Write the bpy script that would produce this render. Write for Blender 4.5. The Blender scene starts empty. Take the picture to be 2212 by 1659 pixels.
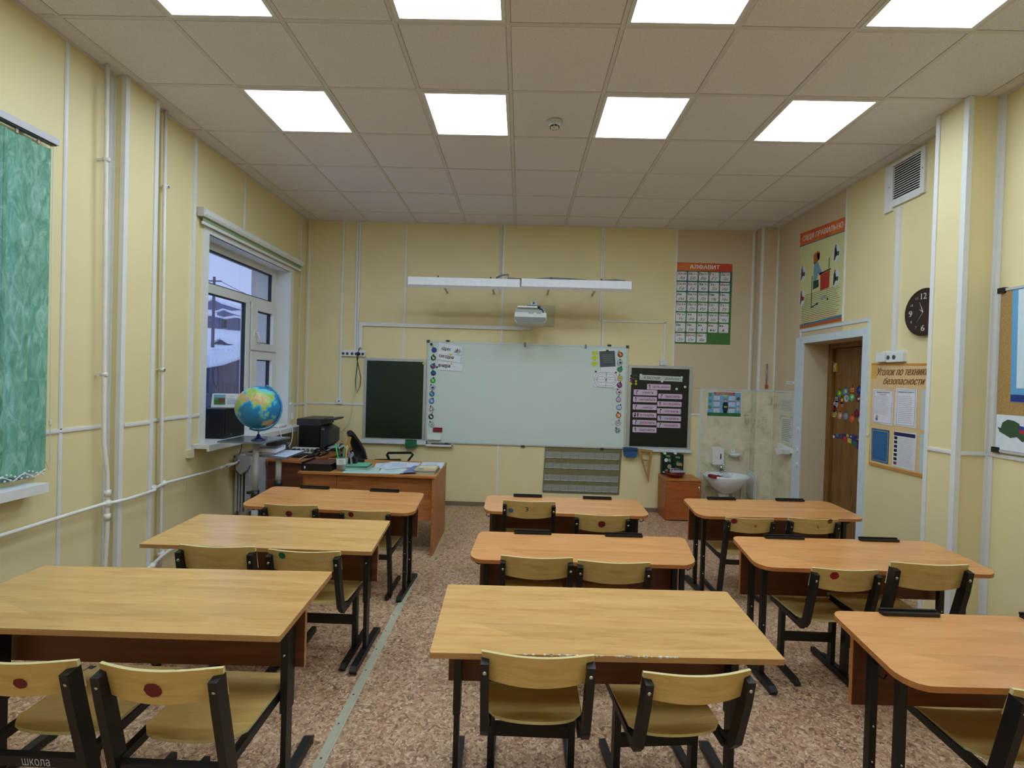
import bpy, bmesh, math, random
from mathutils import Vector, Matrix
random.seed(7)
PI = math.pi
S = bpy.context.scene
COL = S.collection

# ------------------------------------------------------------------ camera, world, exposure
CAMZ = 1.57
cd = bpy.data.cameras.new('camera'); cam = bpy.data.objects.new('camera', cd); COL.objects.link(cam)
cd.sensor_fit = 'HORIZONTAL'; cd.sensor_width = 36.0
cd.lens = 1053.8 * 36.0 / 2212.0
cd.clip_start = 0.05; cd.clip_end = 500
yaw, pit, rol = -0.017536, -0.011181, 0.029461
fw = Vector((math.sin(yaw)*math.cos(pit), math.cos(yaw)*math.cos(pit), math.sin(pit)))
rt = Vector((math.cos(yaw), -math.sin(yaw), 0)); up = rt.cross(fw)
r2 = rt*math.cos(rol) + up*math.sin(rol); u2 = -rt*math.sin(rol) + up*math.cos(rol)
cam.matrix_world = Matrix(((r2.x, u2.x, -fw.x, 0), (r2.y, u2.y, -fw.y, 0), (r2.z, u2.z, -fw.z, CAMZ), (0, 0, 0, 1)))
S.camera = cam
S.view_settings.view_transform = 'Standard'
S.view_settings.look = 'None'
S.view_settings.gamma = 1.0
S.view_settings.use_curve_mapping = False
S.view_settings.exposure = 0.0
LAMP = 14.2
LROWS = (1, -1, -5)
wd = bpy.data.worlds.new('overcast'); S.world = wd; wd.use_nodes = True
bg = wd.node_tree.nodes['Background']
bg.inputs[0].default_value = (0.44, 0.55, 0.92, 1); bg.inputs[1].default_value = 1.25

# ------------------------------------------------------------------ colours and materials
def lin(c):
    c = c/255.0
    return c/12.92 if c <= 0.04045 else ((c+0.055)/1.055)**2.4
def C(r, g, b): return (lin(r), lin(g), lin(b), 1)
def newmat(name):
    m = bpy.data.materials.new(name); m.use_nodes = True
    nt = m.node_tree; b = nt.nodes['Principled BSDF']
    return m, nt, b
def N(nt, t, **kw):
    n = nt.nodes.new(t)
    for k, v in kw.items(): setattr(n, k, v)
    return n
def ramp(nt, fac, stops):
    r = N(nt, 'ShaderNodeValToRGB'); el = r.color_ramp.elements
    while len(el) > 1: el.remove(el[-1])
    el[0].position = stops[0][0]; el[0].color = stops[0][1]
    for p, c in stops[1:]:
        e = el.new(p); e.color = c
    nt.links.new(fac, r.inputs[0]); return r.outputs[0]
def coords(nt, scale=(1, 1, 1), kind='Object', rot=(0, 0, 0)):
    t = N(nt, 'ShaderNodeTexCoord'); m = N(nt, 'ShaderNodeMapping')
    m.inputs['Scale'].default_value = scale; m.inputs['Rotation'].default_value = rot
    nt.links.new(t.outputs[kind], m.inputs[0]); return m.outputs[0]
def noise(nt, vec, scale, detail=3, rough=.5, dist=0):
    n = N(nt, 'ShaderNodeTexNoise'); n.inputs['Scale'].default_value = scale
    n.inputs['Detail'].default_value = detail; n.inputs['Roughness'].default_value = rough
    n.inputs['Distortion'].default_value = dist
    nt.links.new(vec, n.inputs[0]); return n.outputs[0]
def bump(nt, b, h, strength, dist=.01):
    n = N(nt, 'ShaderNodeBump'); n.inputs['Strength'].default_value = strength; n.inputs['Distance'].default_value = dist
    nt.links.new(h, n.inputs['Height']); nt.links.new(n.outputs[0], b.inputs['Normal'])
def plain(name, rgb, rough=.5, metal=0, var=.06, scale=30, bmp=0, spec=.5):
    m, nt, b = newmat(name)
    v = coords(nt); f = noise(nt, v, scale)
    c = C(*rgb)
    lo = tuple(x*(1-var) for x in c[:3])+(1,); hi = tuple(min(1, x*(1+var)) for x in c[:3])+(1,)
    nt.links.new(ramp(nt, f, [(.3, lo), (.7, hi)]), b.inputs['Base Color'])
    b.inputs['Roughness'].default_value = rough; b.inputs['Metallic'].default_value = metal
    b.inputs['Specular IOR Level'].default_value = spec
    if bmp: bump(nt, b, f, bmp, .002)
    return m
def wood(name, a, bcol, rough=.35, grain=1.0, axis=0, dark=None, ring=True):
    m, nt, b = newmat(name)
    s = [9, 9, 9]; s[axis] = .9
    v = coords(nt, tuple(s)); f = noise(nt, v, 3.2*grain, 4, .6, .6)
    s2 = [60, 60, 60]; s2[axis] = 2.5
    f2 = noise(nt, coords(nt, tuple(s2)), 3*grain, 3, .6)
    mx = N(nt, 'ShaderNodeMix', data_type='FLOAT'); mx.inputs[0].default_value = .28
    nt.links.new(f, mx.inputs[2]); nt.links.new(f2, mx.inputs[3])
    col = ramp(nt, mx.outputs[0], [(.32, C(*(dark or bcol))), (.47, C(*bcol)), (.62, C(*a))])
    if ring:   # planks of slightly different tone across the board
        s3 = [0.9, 0.9, 0.9]; s3[axis] = .5; s3[(axis+1) % 3] = 9 if axis == 0 else .9
        vb = N(nt, 'ShaderNodeTexVoronoi'); vb.inputs['Scale'].default_value = 1.0
        nt.links.new(coords(nt, tuple(s3)), vb.inputs[0])
        hs = N(nt, 'ShaderNodeHueSaturation'); nt.links.new(col, hs.inputs['Color'])
        mr = N(nt, 'ShaderNodeMapRange'); mr.inputs[3].default_value = .90; mr.inputs[4].default_value = 1.08
        nt.links.new(vb.outputs['Color'], mr.inputs[0]); nt.links.new(mr.outputs[0], hs.inputs['Value'])
        col = hs.outputs[0]
    nt.links.new(col, b.inputs['Base Color'])
    b.inputs['Roughness'].default_value = rough
    if rough <= .2: b.inputs['Specular IOR Level'].default_value = .7
    bump(nt, b, mx.outputs[0], .04, .002)
    return m
def emis(name, rgb, s):
    m, nt, b = newmat(name)
    b.inputs['Base Color'].default_value = (.8, .8, .8, 1)
    b.inputs['Emission Color'].default_value = rgb; b.inputs['Emission Strength'].default_value = s
    return m
def M(r, g, b, rough=.55, metal=0, _c={}):
    k = (r, g, b, rough, metal)
    if k not in _c: _c[k] = plain('tone_%d_%d_%d' % (r, g, b), (r, g, b), rough, metal, var=.04)
    return _c[k]

WALLY = plain('wall_panel_yellow', (226, 212, 162), .55, var=.02, scale=4)
WALLB = plain('wall_panel_beige', (206, 188, 158), .55, var=.02, scale=4)
WHITE = plain('white_plastic', (222, 224, 222), .35, var=.02)
PAINT = plain('white_pipe_paint', (226, 224, 216), .3, var=.05, scale=12, bmp=.1)
DWHITE = plain('aged_white', (196, 194, 186), .5)
ALU = plain('aluminium', (190, 194, 200), .35, .85, var=.05)
CHROME = plain('chrome', (215, 215, 218), .12, 1, var=.02)
BLACKM = plain('black_metal', (16, 16, 18), .45, var=.2, scale=60)
BLACKP = plain('black_plastic', (15, 15, 17), .4, var=.1)
GREENB = plain('green_chalkboard', (22, 40, 26), .35, var=.06, scale=3)
WBOARD = plain('whiteboard_enamel', (206, 220, 214), .22, var=.01, scale=3)
PAPER = plain('paper', (224, 228, 236), .7, var=.02)
GREYM = plain('grey_metal', (150, 154, 158), .4, .3)
TOPL = wood('maple_laminate', (216, 172, 110), (206, 160, 97), .2, dark=(190, 142, 82))
TOPO = wood('orange_beech_laminate', (214, 154, 96), (206, 145, 86), .2, dark=(196, 134, 76))
EDGEL = wood('laminate_edge_tan', (190, 146, 96), (176, 130, 80), .45, ring=False)
EDGEO = wood('laminate_edge_orange', (192, 126, 72), (178, 112, 60), .4, ring=False)
APRON = wood('apron_brown', (118, 66, 42), (100, 54, 34), .45, ring=False)
DESKW = wood('desk_beech', (184, 118, 66), (166, 102, 52), .4, dark=(142, 82, 40))
DESKT = wood('desk_top_beech', (206, 152, 84), (190, 134, 70), .35, dark=(160, 108, 54))
PLY = wood('birch_plywood', (222, 188, 120), (212, 176, 106), .34, dark=(198, 158, 88), ring=False)
PLYE = plain('plywood_edge', (212, 198, 142), .5)
DOORW = wood('door_veneer', (138, 98, 52), (122, 84, 42), .4, axis=2, dark=(100, 66, 32), ring=False)
CABW = wood('cabinet_beech', (176, 98, 46), (160, 84, 36), .4, dark=(140, 70, 28), ring=False)
REDP = plain('red_paint', (150, 22, 30), .5, var=.15)
FLOORM = None
def make_floor():
    m, nt, b = newmat('cork_pattern_linoleum')
    v0 = coords(nt, (1, 1, 1))
    nz = N(nt, 'ShaderNodeTexNoise'); nz.inputs['Scale'].default_value = 22; nt.links.new(v0, nz.inputs[0])
    add = N(nt, 'ShaderNodeMix', data_type='RGBA', blend_type='LINEAR_LIGHT'); add.inputs[0].default_value = .035
    nt.links.new(v0, add.inputs[6]); nt.links.new(nz.outputs['Color'], add.inputs[7])
    vo = N(nt, 'ShaderNodeTexVoronoi'); vo.inputs['Scale'].default_value = 84; vo.inputs['Randomness'].default_value = 1
    nt.links.new(add.outputs[2], vo.inputs[0])
    sep = N(nt, 'ShaderNodeSeparateColor'); nt.links.new(vo.outputs['Color'], sep.inputs[0])
    col = ramp(nt, sep.outputs[0], [(0, C(122, 86, 64)), (.15, C(166, 127, 98)), (.45, C(190, 151, 118)), (.75, C(205, 168, 134)), (1, C(224, 193, 160))])
    ve = N(nt, 'ShaderNodeTexVoronoi', feature='DISTANCE_TO_EDGE'); ve.inputs['Scale'].default_value = 84
    nt.links.new(add.outputs[2], ve.inputs[0])
    edge = ramp(nt, ve.outputs['Distance'], [(0, (.50, .45, .42, 1)), (.10, (1, 1, 1, 1))])
    mu = N(nt, 'ShaderNodeMix', data_type='RGBA', blend_type='MULTIPLY'); mu.inputs[0].default_value = .8
    nt.links.new(col, mu.inputs[6]); nt.links.new(edge, mu.inputs[7])
    fine = noise(nt, v0, 190, 2)
    sp = ramp(nt, fine, [(.30, (.42, .36, .34, 1)), (.42, (1, 1, 1, 1)), (.66, (1.0, 1.0, 1.0, 1))])
    m2 = N(nt, 'ShaderNodeMix', data_type='RGBA', blend_type='MULTIPLY'); m2.inputs[0].default_value = .75
    nt.links.new(mu.outputs[2], m2.inputs[6]); nt.links.new(sp, m2.inputs[7])
    nt.links.new(m2.outputs[2], b.inputs['Base Color'])
    b.inputs['Roughness'].default_value = .5
    bump(nt, b, sep.outputs[0], .08, .002)
    return m
FLOORM = make_floor()
def make_ceiling():
    m, nt, b = newmat('mineral_ceiling_tile')
    v = coords(nt, (1, 1, 1))
    f = noise(nt, v, 160, 2)
    nt.links.new(ramp(nt, f, [(.26, C(180, 174, 174)), (.36, C(225, 222, 226)), (1, C(233, 230, 234))]), b.inputs['Base Color'])
    b.inputs['Roughness'].default_value = .9; b.inputs['Specular IOR Level'].default_value = .1
    bump(nt, b, f, .25, .003)
    return m
CEILM = make_ceiling()
GRIDM = plain('ceiling_grid_metal', (214, 209, 208), .6, var=.03)
def make_tile():
    m, nt, b = newmat('marbled_ceramic')
    v = coords(nt, (1, 1, 1))
    f = noise(nt, v, 7, 5, .62, .4)
    nt.links.new(ramp(nt, f, [(.3, C(174, 164, 130)), (.42, C(208, 200, 170)), (.6, C(220, 213, 186)), (.8, C(228, 223, 200))]), b.inputs['Base Color'])
    b.inputs['Roughness'].default_value = .25
    return m
TILEM = make_tile()
def make_blind():
    m, nt, b = newmat('green_blind_fabric')
    v = coords(nt, (1, 14, 5))
    f = noise(nt, v, 1.6, 4, .6, 1.4)
    col = ramp(nt, f, [(.3, C(98, 156, 130)), (.5, C(128, 186, 160)), (.72, C(178, 222, 204))])
    nt.links.new(col, b.inputs['Base Color']); b.inputs['Roughness'].default_value = .7
    bump(nt, b, f, .6, .02)
    tr = N(nt, 'ShaderNodeBsdfTranslucent'); nt.links.new(col, tr.inputs[0])
    mx = N(nt, 'ShaderNodeMixShader'); mx.inputs[0].default_value = .35
    out = nt.nodes['Material Output']
    nt.links.new(b.outputs[0], mx.inputs[1]); nt.links.new(tr.outputs[0], mx.inputs[2]); nt.links.new(mx.outputs[0], out.inputs[0])
    return m
BLIND = make_blind()
def make_glass():
    m, nt, b = newmat('window_glass')
    g = N(nt, 'ShaderNodeBsdfGlossy'); g.inputs['Roughness'].default_value = .02
    t = N(nt, 'ShaderNodeBsdfTransparent'); t.inputs[0].default_value = (.95, .97, .98, 1)
    fr = N(nt, 'ShaderNodeLayerWeight'); fr.inputs[0].default_value = .12
    mx = N(nt, 'ShaderNodeMixShader'); nt.links.new(fr.outputs[1], mx.inputs[0])
    nt.links.new(t.outputs[0], mx.inputs[1]); nt.links.new(g.outputs[0], mx.inputs[2])
    nt.links.new(mx.outputs[0], nt.nodes['Material Output'].inputs[0])
    return m
GLASS = make_glass()
def make_clear():
    m, nt, b = newmat('clear_film')
    t = N(nt, 'ShaderNodeBsdfTransparent'); mx = N(nt, 'ShaderNodeMixShader'); mx.inputs[0].default_value = .5
    b.inputs['Base Color'].default_value = C(196, 202, 198); b.inputs['Roughness'].default_value = .14
    v = coords(nt, (1, 1, 1)); f = noise(nt, v, 26, 3, .5, 1.5); bump(nt, b, f, 1.0, .02)
    nt.links.new(t.outputs[0], mx.inputs[1]); nt.links.new(b.outputs[0], mx.inputs[2]); nt.links.new(mx.outputs[0], nt.nodes['Material Output'].inputs[0])
    return m
FILM = make_clear()
LIGHTM = emis('led_diffuser', (.76, .91, 1.06, 1), LAMP)
SNOW = plain('snow', (236, 240, 248), .8, var=.05, scale=.4)

# ------------------------------------------------------------------ mesh builder
ID = Matrix.Identity(4)
def frame(o, u, v, n):
    m = Matrix.Identity(4)
    for i, a in enumerate((Vector(u), Vector(v), Vector(n), Vector(o))):
        for r in range(3): m[r][i] = a[r]
    return m
FW = 5.94; LX = -2.66; RX = 2.98; CZ = 3.43; BY = -1.8
FF = frame((0, FW, 0), (1, 0, 0), (0, 0, 1), (0, -1, 0))        # front wall: u = x, v = z, n = out of the wall
FL = frame((LX, 0, 0), (0, 1, 0), (0, 0, 1), (1, 0, 0))         # left wall: u = y
FR = frame((RX, 0, 0), (0, -1, 0), (0, 0, 1), (-1, 0, 0))       # right wall: u = -y
def FH(z): return frame((0, 0, z), (1, 0, 0), (0, 1, 0), (0, 0, 1))  # flat on a surface: u = x, v = y
WM = {}
_txt = {}
def text_data(s):
    # outlines of the built-in font, filled contour by contour (its strokes overlap, so one joint fill would tear)
    if s not in _txt:
        from mathutils.geometry import tessellate_polygon
        cu = bpy.data.curves.new('t', 'FONT'); cu.body = s; cu.size = 1; cu.resolution_u = 2; cu.fill_mode = 'NONE'
        ob = bpy.data.objects.new('t', cu); me = bpy.data.meshes.new_from_object(ob)
        co = [(v.co.x, v.co.y) for v in me.vertices]; nb = {}
        for e in me.edges:
            p, q = e.vertices; nb.setdefault(p, []).append(q); nb.setdefault(q, []).append(p)
        seen = set(); loops = []
        for st in sorted(nb):
            if st in seen: continue
            lp = [st]; seen.add(st); cur = st
            while True:
                nx_ = [x for x in nb[cur] if x not in seen]
                if not nx_: break
                cur = min(nx_) if len(lp) == 1 else nx_[0]; seen.add(cur); lp.append(cur)
            if len(lp) > 2: loops.append([co[i] for i in lp])
        def area(l): return sum(l[i][0]*l[(i+1) % len(l)][1]-l[(i+1) % len(l)][0]*l[i][1] for i in range(len(l)))/2
        def inside(p, P):
            r = False; j = len(P)-1
            for i in range(len(P)):
                if (P[i][1] > p[1]) != (P[j][1] > p[1]) and p[0] < (P[j][0]-P[i][0])*(p[1]-P[i][1])/(P[j][1]-P[i][1])+P[i][0]: r = not r
                j = i
            return r
        sg = area(max(loops, key=lambda l: abs(area(l)))) if loops else 1
        outer = [l for l in loops if area(l)*sg > 0]; holes = [l for l in loops if area(l)*sg <= 0]
        vs = []; fs = []
        for o in outer:
            ox0 = min(p[0] for p in o)+.004; ox1 = max(p[0] for p in o)-.004; oy0 = min(p[1] for p in o)+.004; oy1 = max(p[1] for p in o)-.004
            hs = [[(min(ox1, max(ox0, p[0])), min(oy1, max(oy0, p[1]))) for p in h] for h in holes if sum(inside(p, o) for p in h) > .5*len(h)]
            polys = [[Vector((p[0], p[1], 0)) for p in q] for q in [o]+hs]
            k = len(vs)
            for q in [o]+hs: vs += q
            fs += [tuple(i+k for i in t) for t in tessellate_polygon(polys)]
        bpy.data.objects.remove(ob); bpy.data.curves.remove(cu); bpy.data.meshes.remove(me)
        if vs:
            x0 = min(a[0] for a in vs); x1 = max(a[0] for a in vs); y0 = min(a[1] for a in vs); y1 = max(a[1] for a in vs)
            vs = [((a-x0)/max(1e-6, x1-x0), (b-y0)/max(1e-6, y1-y0)) for a, b in vs]
        _txt[s] = (vs, fs)
    return _txt[s]
class B:
    def __init__(s, fr=ID): s.v = []; s.f = []; s.mi = []; s.mats = []; s.fr = fr; s.sm = []; s.warp = None
    def add(s, vs, fs, mat, smooth=False):
        k = len(s.v)
        if mat not in s.mats: s.mats.append(mat)
        i = s.mats.index(mat)
        for p in vs:
            if s.warp: p = s.warp(p)
            s.v.append(s.fr @ Vector(p))
        for f in fs: s.f.append(tuple(j+k for j in f)); s.mi.append(i); s.sm.append(smooth)
        return s
    def box(s, x0, x1, y0, y1, z0, z1, mat, bev=0):
        if x0 > x1: x0, x1 = x1, x0
        if y0 > y1: y0, y1 = y1, y0
        if z0 > z1: z0, z1 = z1, z0
        if bev:
            return s.rbox((x0, x1, y0, y1, z0, z1), mat, bev)
        vs = [(x, y, z) for z in (z0, z1) for y in (y0, y1) for x in (x0, x1)]
        return s.add(vs, [(0, 2, 3, 1), (4, 5, 7, 6), (0, 1, 5, 4), (2, 6, 7, 3), (0, 4, 6, 2), (1, 3, 7, 5)], mat)
    def rbox(s, e, mat, r):
        x0, x1, y0, y1, z0, z1 = e
        vs = []
        for z, d in ((z0, r), (z0+r, 0), (z1-r, 0), (z1, r)):
            a = r
            vs += [(x0+d, y0+a, z), (x0+a, y0+d, z), (x1-a, y0+d, z), (x1-d, y0+a, z), (x1-d, y1-a, z), (x1-a, y1-d, z), (x0+a, y1-d, z), (x0+d, y1-a, z)]
        fs = [tuple(reversed(range(8))), tuple(range(24, 32))]
        for k in range(3):
            for i in range(8):
                j = (i+1) % 8; fs.append((k*8+i, k*8+j, k*8+8+j, k*8+8+i))
        return s.add(vs, fs, mat)
    def prism(s, poly, n0, n1, mat, smooth=False):
        # poly: (u, v) counter-clockwise, extruded along n
        k = len(poly)
        a = sum(poly[i][0]*poly[(i+1) % k][1]-poly[(i+1) % k][0]*poly[i][1] for i in range(k))
        if a < 0: poly = poly[::-1]
        if n0 > n1: n0, n1 = n1, n0
        vs = [(u, v, n0) for u, v in poly]+[(u, v, n1) for u, v in poly]
        fs = [tuple(reversed(range(k))), tuple(range(k, 2*k))]+[(i, (i+1) % k, k+(i+1) % k, k+i) for i in range(k)]
        return s.add(vs, fs, mat)
    def rrect(s, u0, u1, v0, v1, r, n0, n1, mat, seg=5, rs=None):
        return s.prism(rr(u0, u1, v0, v1, r, seg, rs), n0, n1, mat)
    def disc(s, u, v, r, n0, n1, mat, k=16, rv=None):
        return s.prism([(u+r*math.cos(2*PI*i/k), v+(rv or r)*math.sin(2*PI*i/k)) for i in range(k)], n0, n1, mat)
    def quad(s, pts, mat): return s.add(pts, [tuple(range(len(pts)))], mat)
    def tube(s, pts, r, mat, k=8, closed=False, rr_=None):
        pts = [Vector(p) for p in pts]; n = len(pts); vs = []; ref = None
        for i, p in enumerate(pts):
            if closed: d = pts[(i+1) % n]-pts[i-1]
            else: d = (pts[min(i+1, n-1)]-pts[max(i-1, 0)])
            d.normalize()
            if ref is None: ref = Vector((0, 0, 1)) if abs(d.z) < .9 else Vector((1, 0, 0))
            a = d.cross(ref)
            if a.length < 1e-5: a = d.cross(Vector((0, 1, 0)))
            a.normalize(); b_ = d.cross(a); ref = a.cross(d)
            rad = rr_[i] if rr_ else r
            for j in range(k):
                t = 2*PI*j/k; vs.append(p+a*math.cos(t)*rad+b_*math.sin(t)*rad)
        fs = []
        for i in range(n if closed else n-1):
            for j in range(k):
                a0 = i*k+j; a1 = i*k+(j+1) % k; b0 = ((i+1) % n)*k+j; b1 = ((i+1) % n)*k+(j+1) % k
                fs.append((a0, b0, b1, a1))
        if not closed: fs += [tuple(range(k)), tuple(reversed(range((n-1)*k, n*k)))]
        return s.add(vs, fs, mat, True)
    def bar(s, pts, w, h, mat, side=(1, 0, 0)):
        # rectangular tube along a polyline; w across side, h across the other direction
        pts = [Vector(p) for p in pts]; side = Vector(side); vs = []; n = len(pts)
        for i, p in enumerate(pts):
            d = (pts[min(i+1, n-1)]-pts[max(i-1, 0)]).normalized(); b_ = d.cross(side).normalized()
            for x, y in ((-1, -1), (1, -1), (1, 1), (-1, 1)): vs.append(p+side*(x*w/2)+b_*(y*h/2))
        fs = [(0, 1, 2, 3), tuple(reversed(range(4*n-4, 4*n)))]
        for i in range(n-1):
            for j in range(4): fs.append((i*4+j, i*4+4+j, i*4+4+(j+1) % 4, i*4+(j+1) % 4))
        return s.add(vs, fs, mat)
    def lathe(s, prof, c, mat, k=24, smooth=True, axis=2, sx=1, sy=1):
        vs = []; n = len(prof)
        for r, h in prof:
            for j in range(k):
                t = 2*PI*j/k; p = [r*math.cos(t)*sx, r*math.sin(t)*sy, h]
                if axis == 1: p = [p[0], p[2], -p[1]]
                vs.append((c[0]+p[0], c[1]+p[1], c[2]+p[2]))
        fs = [(i*k+j, i*k+(j+1) % k, (i+1)*k+(j+1) % k, (i+1)*k+j) for i in range(n-1) for j in range(k)]
        fs += [tuple(reversed(range(k))), tuple(range((n-1)*k, n*k))]
        return s.add(vs, fs, mat, smooth)
    def ball(s, c, r, mat, k=12, sc=(1, 1, 1)):
        vs = []; n = k//2
        for i in range(n+1):
            a = -PI/2+PI*i/n
            for j in range(k):
                t = 2*PI*j/k; rr0 = max(.001, math.cos(a))
                vs.append((c[0]+r*rr0*math.cos(t)*sc[0], c[1]+r*rr0*math.sin(t)*sc[1], c[2]+r*math.sin(a)*sc[2]))
        fs = [(i*k+j, i*k+(j+1) % k, (i+1)*k+(j+1) % k, (i+1)*k+j) for i in range(n) for j in range(k)]
        return s.add(vs, fs, mat, True)
    def text(s, t, u, v, w, h, n, mat, shear=0, rot=0, bold=0, th=.0004):
        # u, v: centre; w, h: width and height of the ink
        vs, fs = text_data(t)
        if not vs: return s
        c, sn = math.cos(rot), math.sin(rot)
        for dx in ([0] if not bold else [-bold, bold]):
            out = []
            for a, b_ in vs:
                x = (a-.5)*w+(b_-.5)*h*shear+dx; y = (b_-.5)*h
                out.append((u+x*c-y*sn, v+x*sn+y*c, n+(th if dx > 0 else 0)))
            s.add(out, fs, mat)
        return s
    def lines(s, u0, u1, v0, v1, count, n, mat, thick=.35, ragged=.25, seg=1):
        # rows of small print, too small to read
        dv = (v1-v0)/count
        for i in range(count):
            y = v1-dv*(i+.5); e = u1-random.random()*ragged*(u1-u0)
            s.quad([(u0, y-dv*thick/2, n), (e, y-dv*thick/2, n), (e, y+dv*thick/2, n), (u0, y+dv*thick/2, n)], mat)
        return s
    def build(s, name, parent=None, label=None, smooth=False, kind=None):
        me = bpy.data.meshes.new(name)
        vs = s.v
        if parent is not None:
            inv = WM[parent.name].inverted(); vs = [inv @ v for v in vs]
        me.from_pydata([tuple(v) for v in vs], [], s.f)
        for m in s.mats: me.materials.append(m)
        me.polygons.foreach_set('material_index', s.mi)
        me.polygons.foreach_set('use_smooth', s.sm)
        me.update()
        o = bpy.data.objects.new(name, me); COL.objects.link(o)
        if parent is not None: o.parent = parent; WM[o.name] = WM[parent.name].copy()
        else: WM[o.name] = ID.copy()
        if label: o['label'] = label
        if kind: o['kind'] = kind
        return o
def rr(u0, u1, v0, v1, r, seg=5, rs=None):
    rs = rs or (r, r, r, r); out = []
    for (cx, cy, a0), q in zip(((u1, v1, 0), (u0, v1, PI/2), (u0, v0, PI), (u1, v0, 3*PI/2)), rs):
        ox = cx-q if cx == u1 else cx+q; oy = cy-q if cy == v1 else cy+q
        for i in range(seg+1):
            a = a0+PI/2*i/seg; out.append((ox+q*math.cos(a), oy+q*math.sin(a)))
    return out
def thing(name, label, cat, loc=(0, 0, 0), rz=0, group=None):
    o = bpy.data.objects.new(name, None); COL.objects.link(o); o.empty_display_size = .05
    o.location = loc; o.rotation_euler = (0, 0, rz)
    WM[o.name] = Matrix.Translation(loc) @ Matrix.Rotation(rz, 4, 'Z')
    o['label'] = label; o['category'] = cat
    if group: o['group'] = group
    return o
def single(b, name, label, cat, group=None):
    o = b.build(name); o['label'] = label; o['category'] = cat
    # put the origin at the base of the thing
    me = o.data; xs = [v.co for v in me.vertices]
    c = Vector(((min(v.x for v in xs)+max(v.x for v in xs))/2, (min(v.y for v in xs)+max(v.y for v in xs))/2, min(v.z for v in xs)))
    me.transform(Matrix.Translation(-c)); o.location = c; WM[o.name] = Matrix.Translation(c)
    if group: o['group'] = group
    return o
def struct(b, name):
    o = b.build(name); o['kind'] = 'structure'; return o
def kids(o): return [c for c in bpy.data.objects if c.parent == o]
def dup(o, loc, rz, label, scale=(1, 1, 1), group=None, _k={}):
    if o.name not in _k: _k[o.name] = [(c, [g for g in kids(c)]) for c in kids(o)]
    r = o.copy(); COL.objects.link(r); r.location = loc; r.rotation_euler = (0, 0, rz); r.scale = scale; r['label'] = label
    if group: r['group'] = group
    WM[r.name] = Matrix.LocRotScale(Vector(loc), Matrix.Rotation(rz, 3, 'Z'), Vector(scale))
    for c, gs in _k[o.name]:
        d = c.copy(); COL.objects.link(d); d.parent = r; WM[d.name] = WM[r.name].copy()
        for g in gs:
            e = g.copy(); COL.objects.link(e); e.parent = d; WM[e.name] = WM[r.name].copy()
    return r
# ------------------------------------------------------------------ floor
b = B().box(-2.9, 3.5, BY-.1, 6.1, -.12, 0, FLOORM); struct(b, 'floor')
# ------------------------------------------------------------------ ceiling: slab, grid and tiles
b = B().box(-2.95, 3.5, BY-.1, 6.1, CZ+.09, CZ+.2, DWHITE); ceil = struct(b, 'ceiling')
GX, GY, T = -.1207, 2.583, .6
xs = [LX]+[GX+T*i for i in range(-4, 6)]+[RX]
ys = [BY]+[GY+T*j for j in range(-7, 6)]+[FW]
b = B()
for x in xs[1:-1]: b.box(x-.012, x+.012, BY, FW, CZ-.001, CZ+.03, GRIDM)
for y in ys[1:-1]: b.box(LX, RX, y-.012, y+.012, CZ, CZ+.028, GRIDM)
b.box(LX, LX+.022, BY, FW, CZ-.003, CZ+.02, GRIDM).box(RX-.022, RX, BY, FW, CZ-.003, CZ+.02, GRIDM)
b.box(LX, RX, FW-.022, FW, CZ-.002, CZ+.02, GRIDM)
b.build('ceiling_grid', ceil)
LC = [(i, j) for j in LROWS for i in (-3, -1, 1, 3)]
tm = None
def lightcell(x, y):
    for i, j in LC:
        if abs(x-(GX+T*i)) < .01 and abs(y-(GY+T*j)) < .01: return True
    return False
for a in range(len(xs)-1):
    for c in range(len(ys)-1):
        x0, x1, y0, y1 = xs[a], xs[a+1], ys[c], ys[c+1]
        if lightcell(x0, y0): continue
        full = abs(x1-x0-T) < .01 and abs(y1-y0-T) < .01
        if full:
            if tm is None:
                bb = B(); g = .012; L = T-g
                # a tile with a small stepped edge
                bb.box(g, L, g, L, .008, .022, CEILM); bb.box(g+.003, L-.003, g+.003, L-.003, .0015, .009, CEILM)
                o = bb.build('ceiling_tile', ceil); tm = o.data
            else:
                o = bpy.data.objects.new('ceiling_tile', tm); COL.objects.link(o); o.parent = ceil
            o.location = (x0, y0, CZ+(random.random()-.5)*.003)
            o.rotation_euler = ((random.random()-.5)*.004, (random.random()-.5)*.004, 0)
        else:
            B().box(x0+.004, x1-.004, y0+.004, y1-.004, CZ+.006, CZ+.02, CEILM).build('ceiling_tile', ceil)
# ceiling lights
rown = {1: 'row nearest the whiteboard', -1: 'row cut by the picture edge', -3: 'third row from whiteboard', -5: 'fourth row from whiteboard'}
coln = {-3: 'first from the window wall', -1: 'second from the window wall', 1: 'second from the door wall', 3: 'first from the door wall'}
fm = dm = None
for i, j in LC:
    x, y = GX+T*i, GY+T*j
    t = thing('ceiling_light', 'LED ceiling panel, %s, %s' % (coln[i], rown[j]), 'ceiling light', (x, y, CZ), 0, 'LED panels in the ceiling')
    f = WM[t.name]
    if fm is None:
        b = B(f)
        for e in ((.013, .587, .013, .035), (.013, .587, .565, .587), (.013, .035, .035, .565), (.565, .587, .035, .565)): b.box(*e, -.004, .02, WHITE)
        b.box(.02, .58, .02, .58, .02, .03, DWHITE)
        o = b.build('frame', t); fm = o.data
        d = B(f).box(.035, .565, .035, .565, .0, .012, LIGHTM).build('diffuser', t); dm = d.data
    else:
        for nm, md in (('frame', fm), ('diffuser', dm)):
            o = bpy.data.objects.new(nm, md); COL.objects.link(o); o.parent = t
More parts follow.
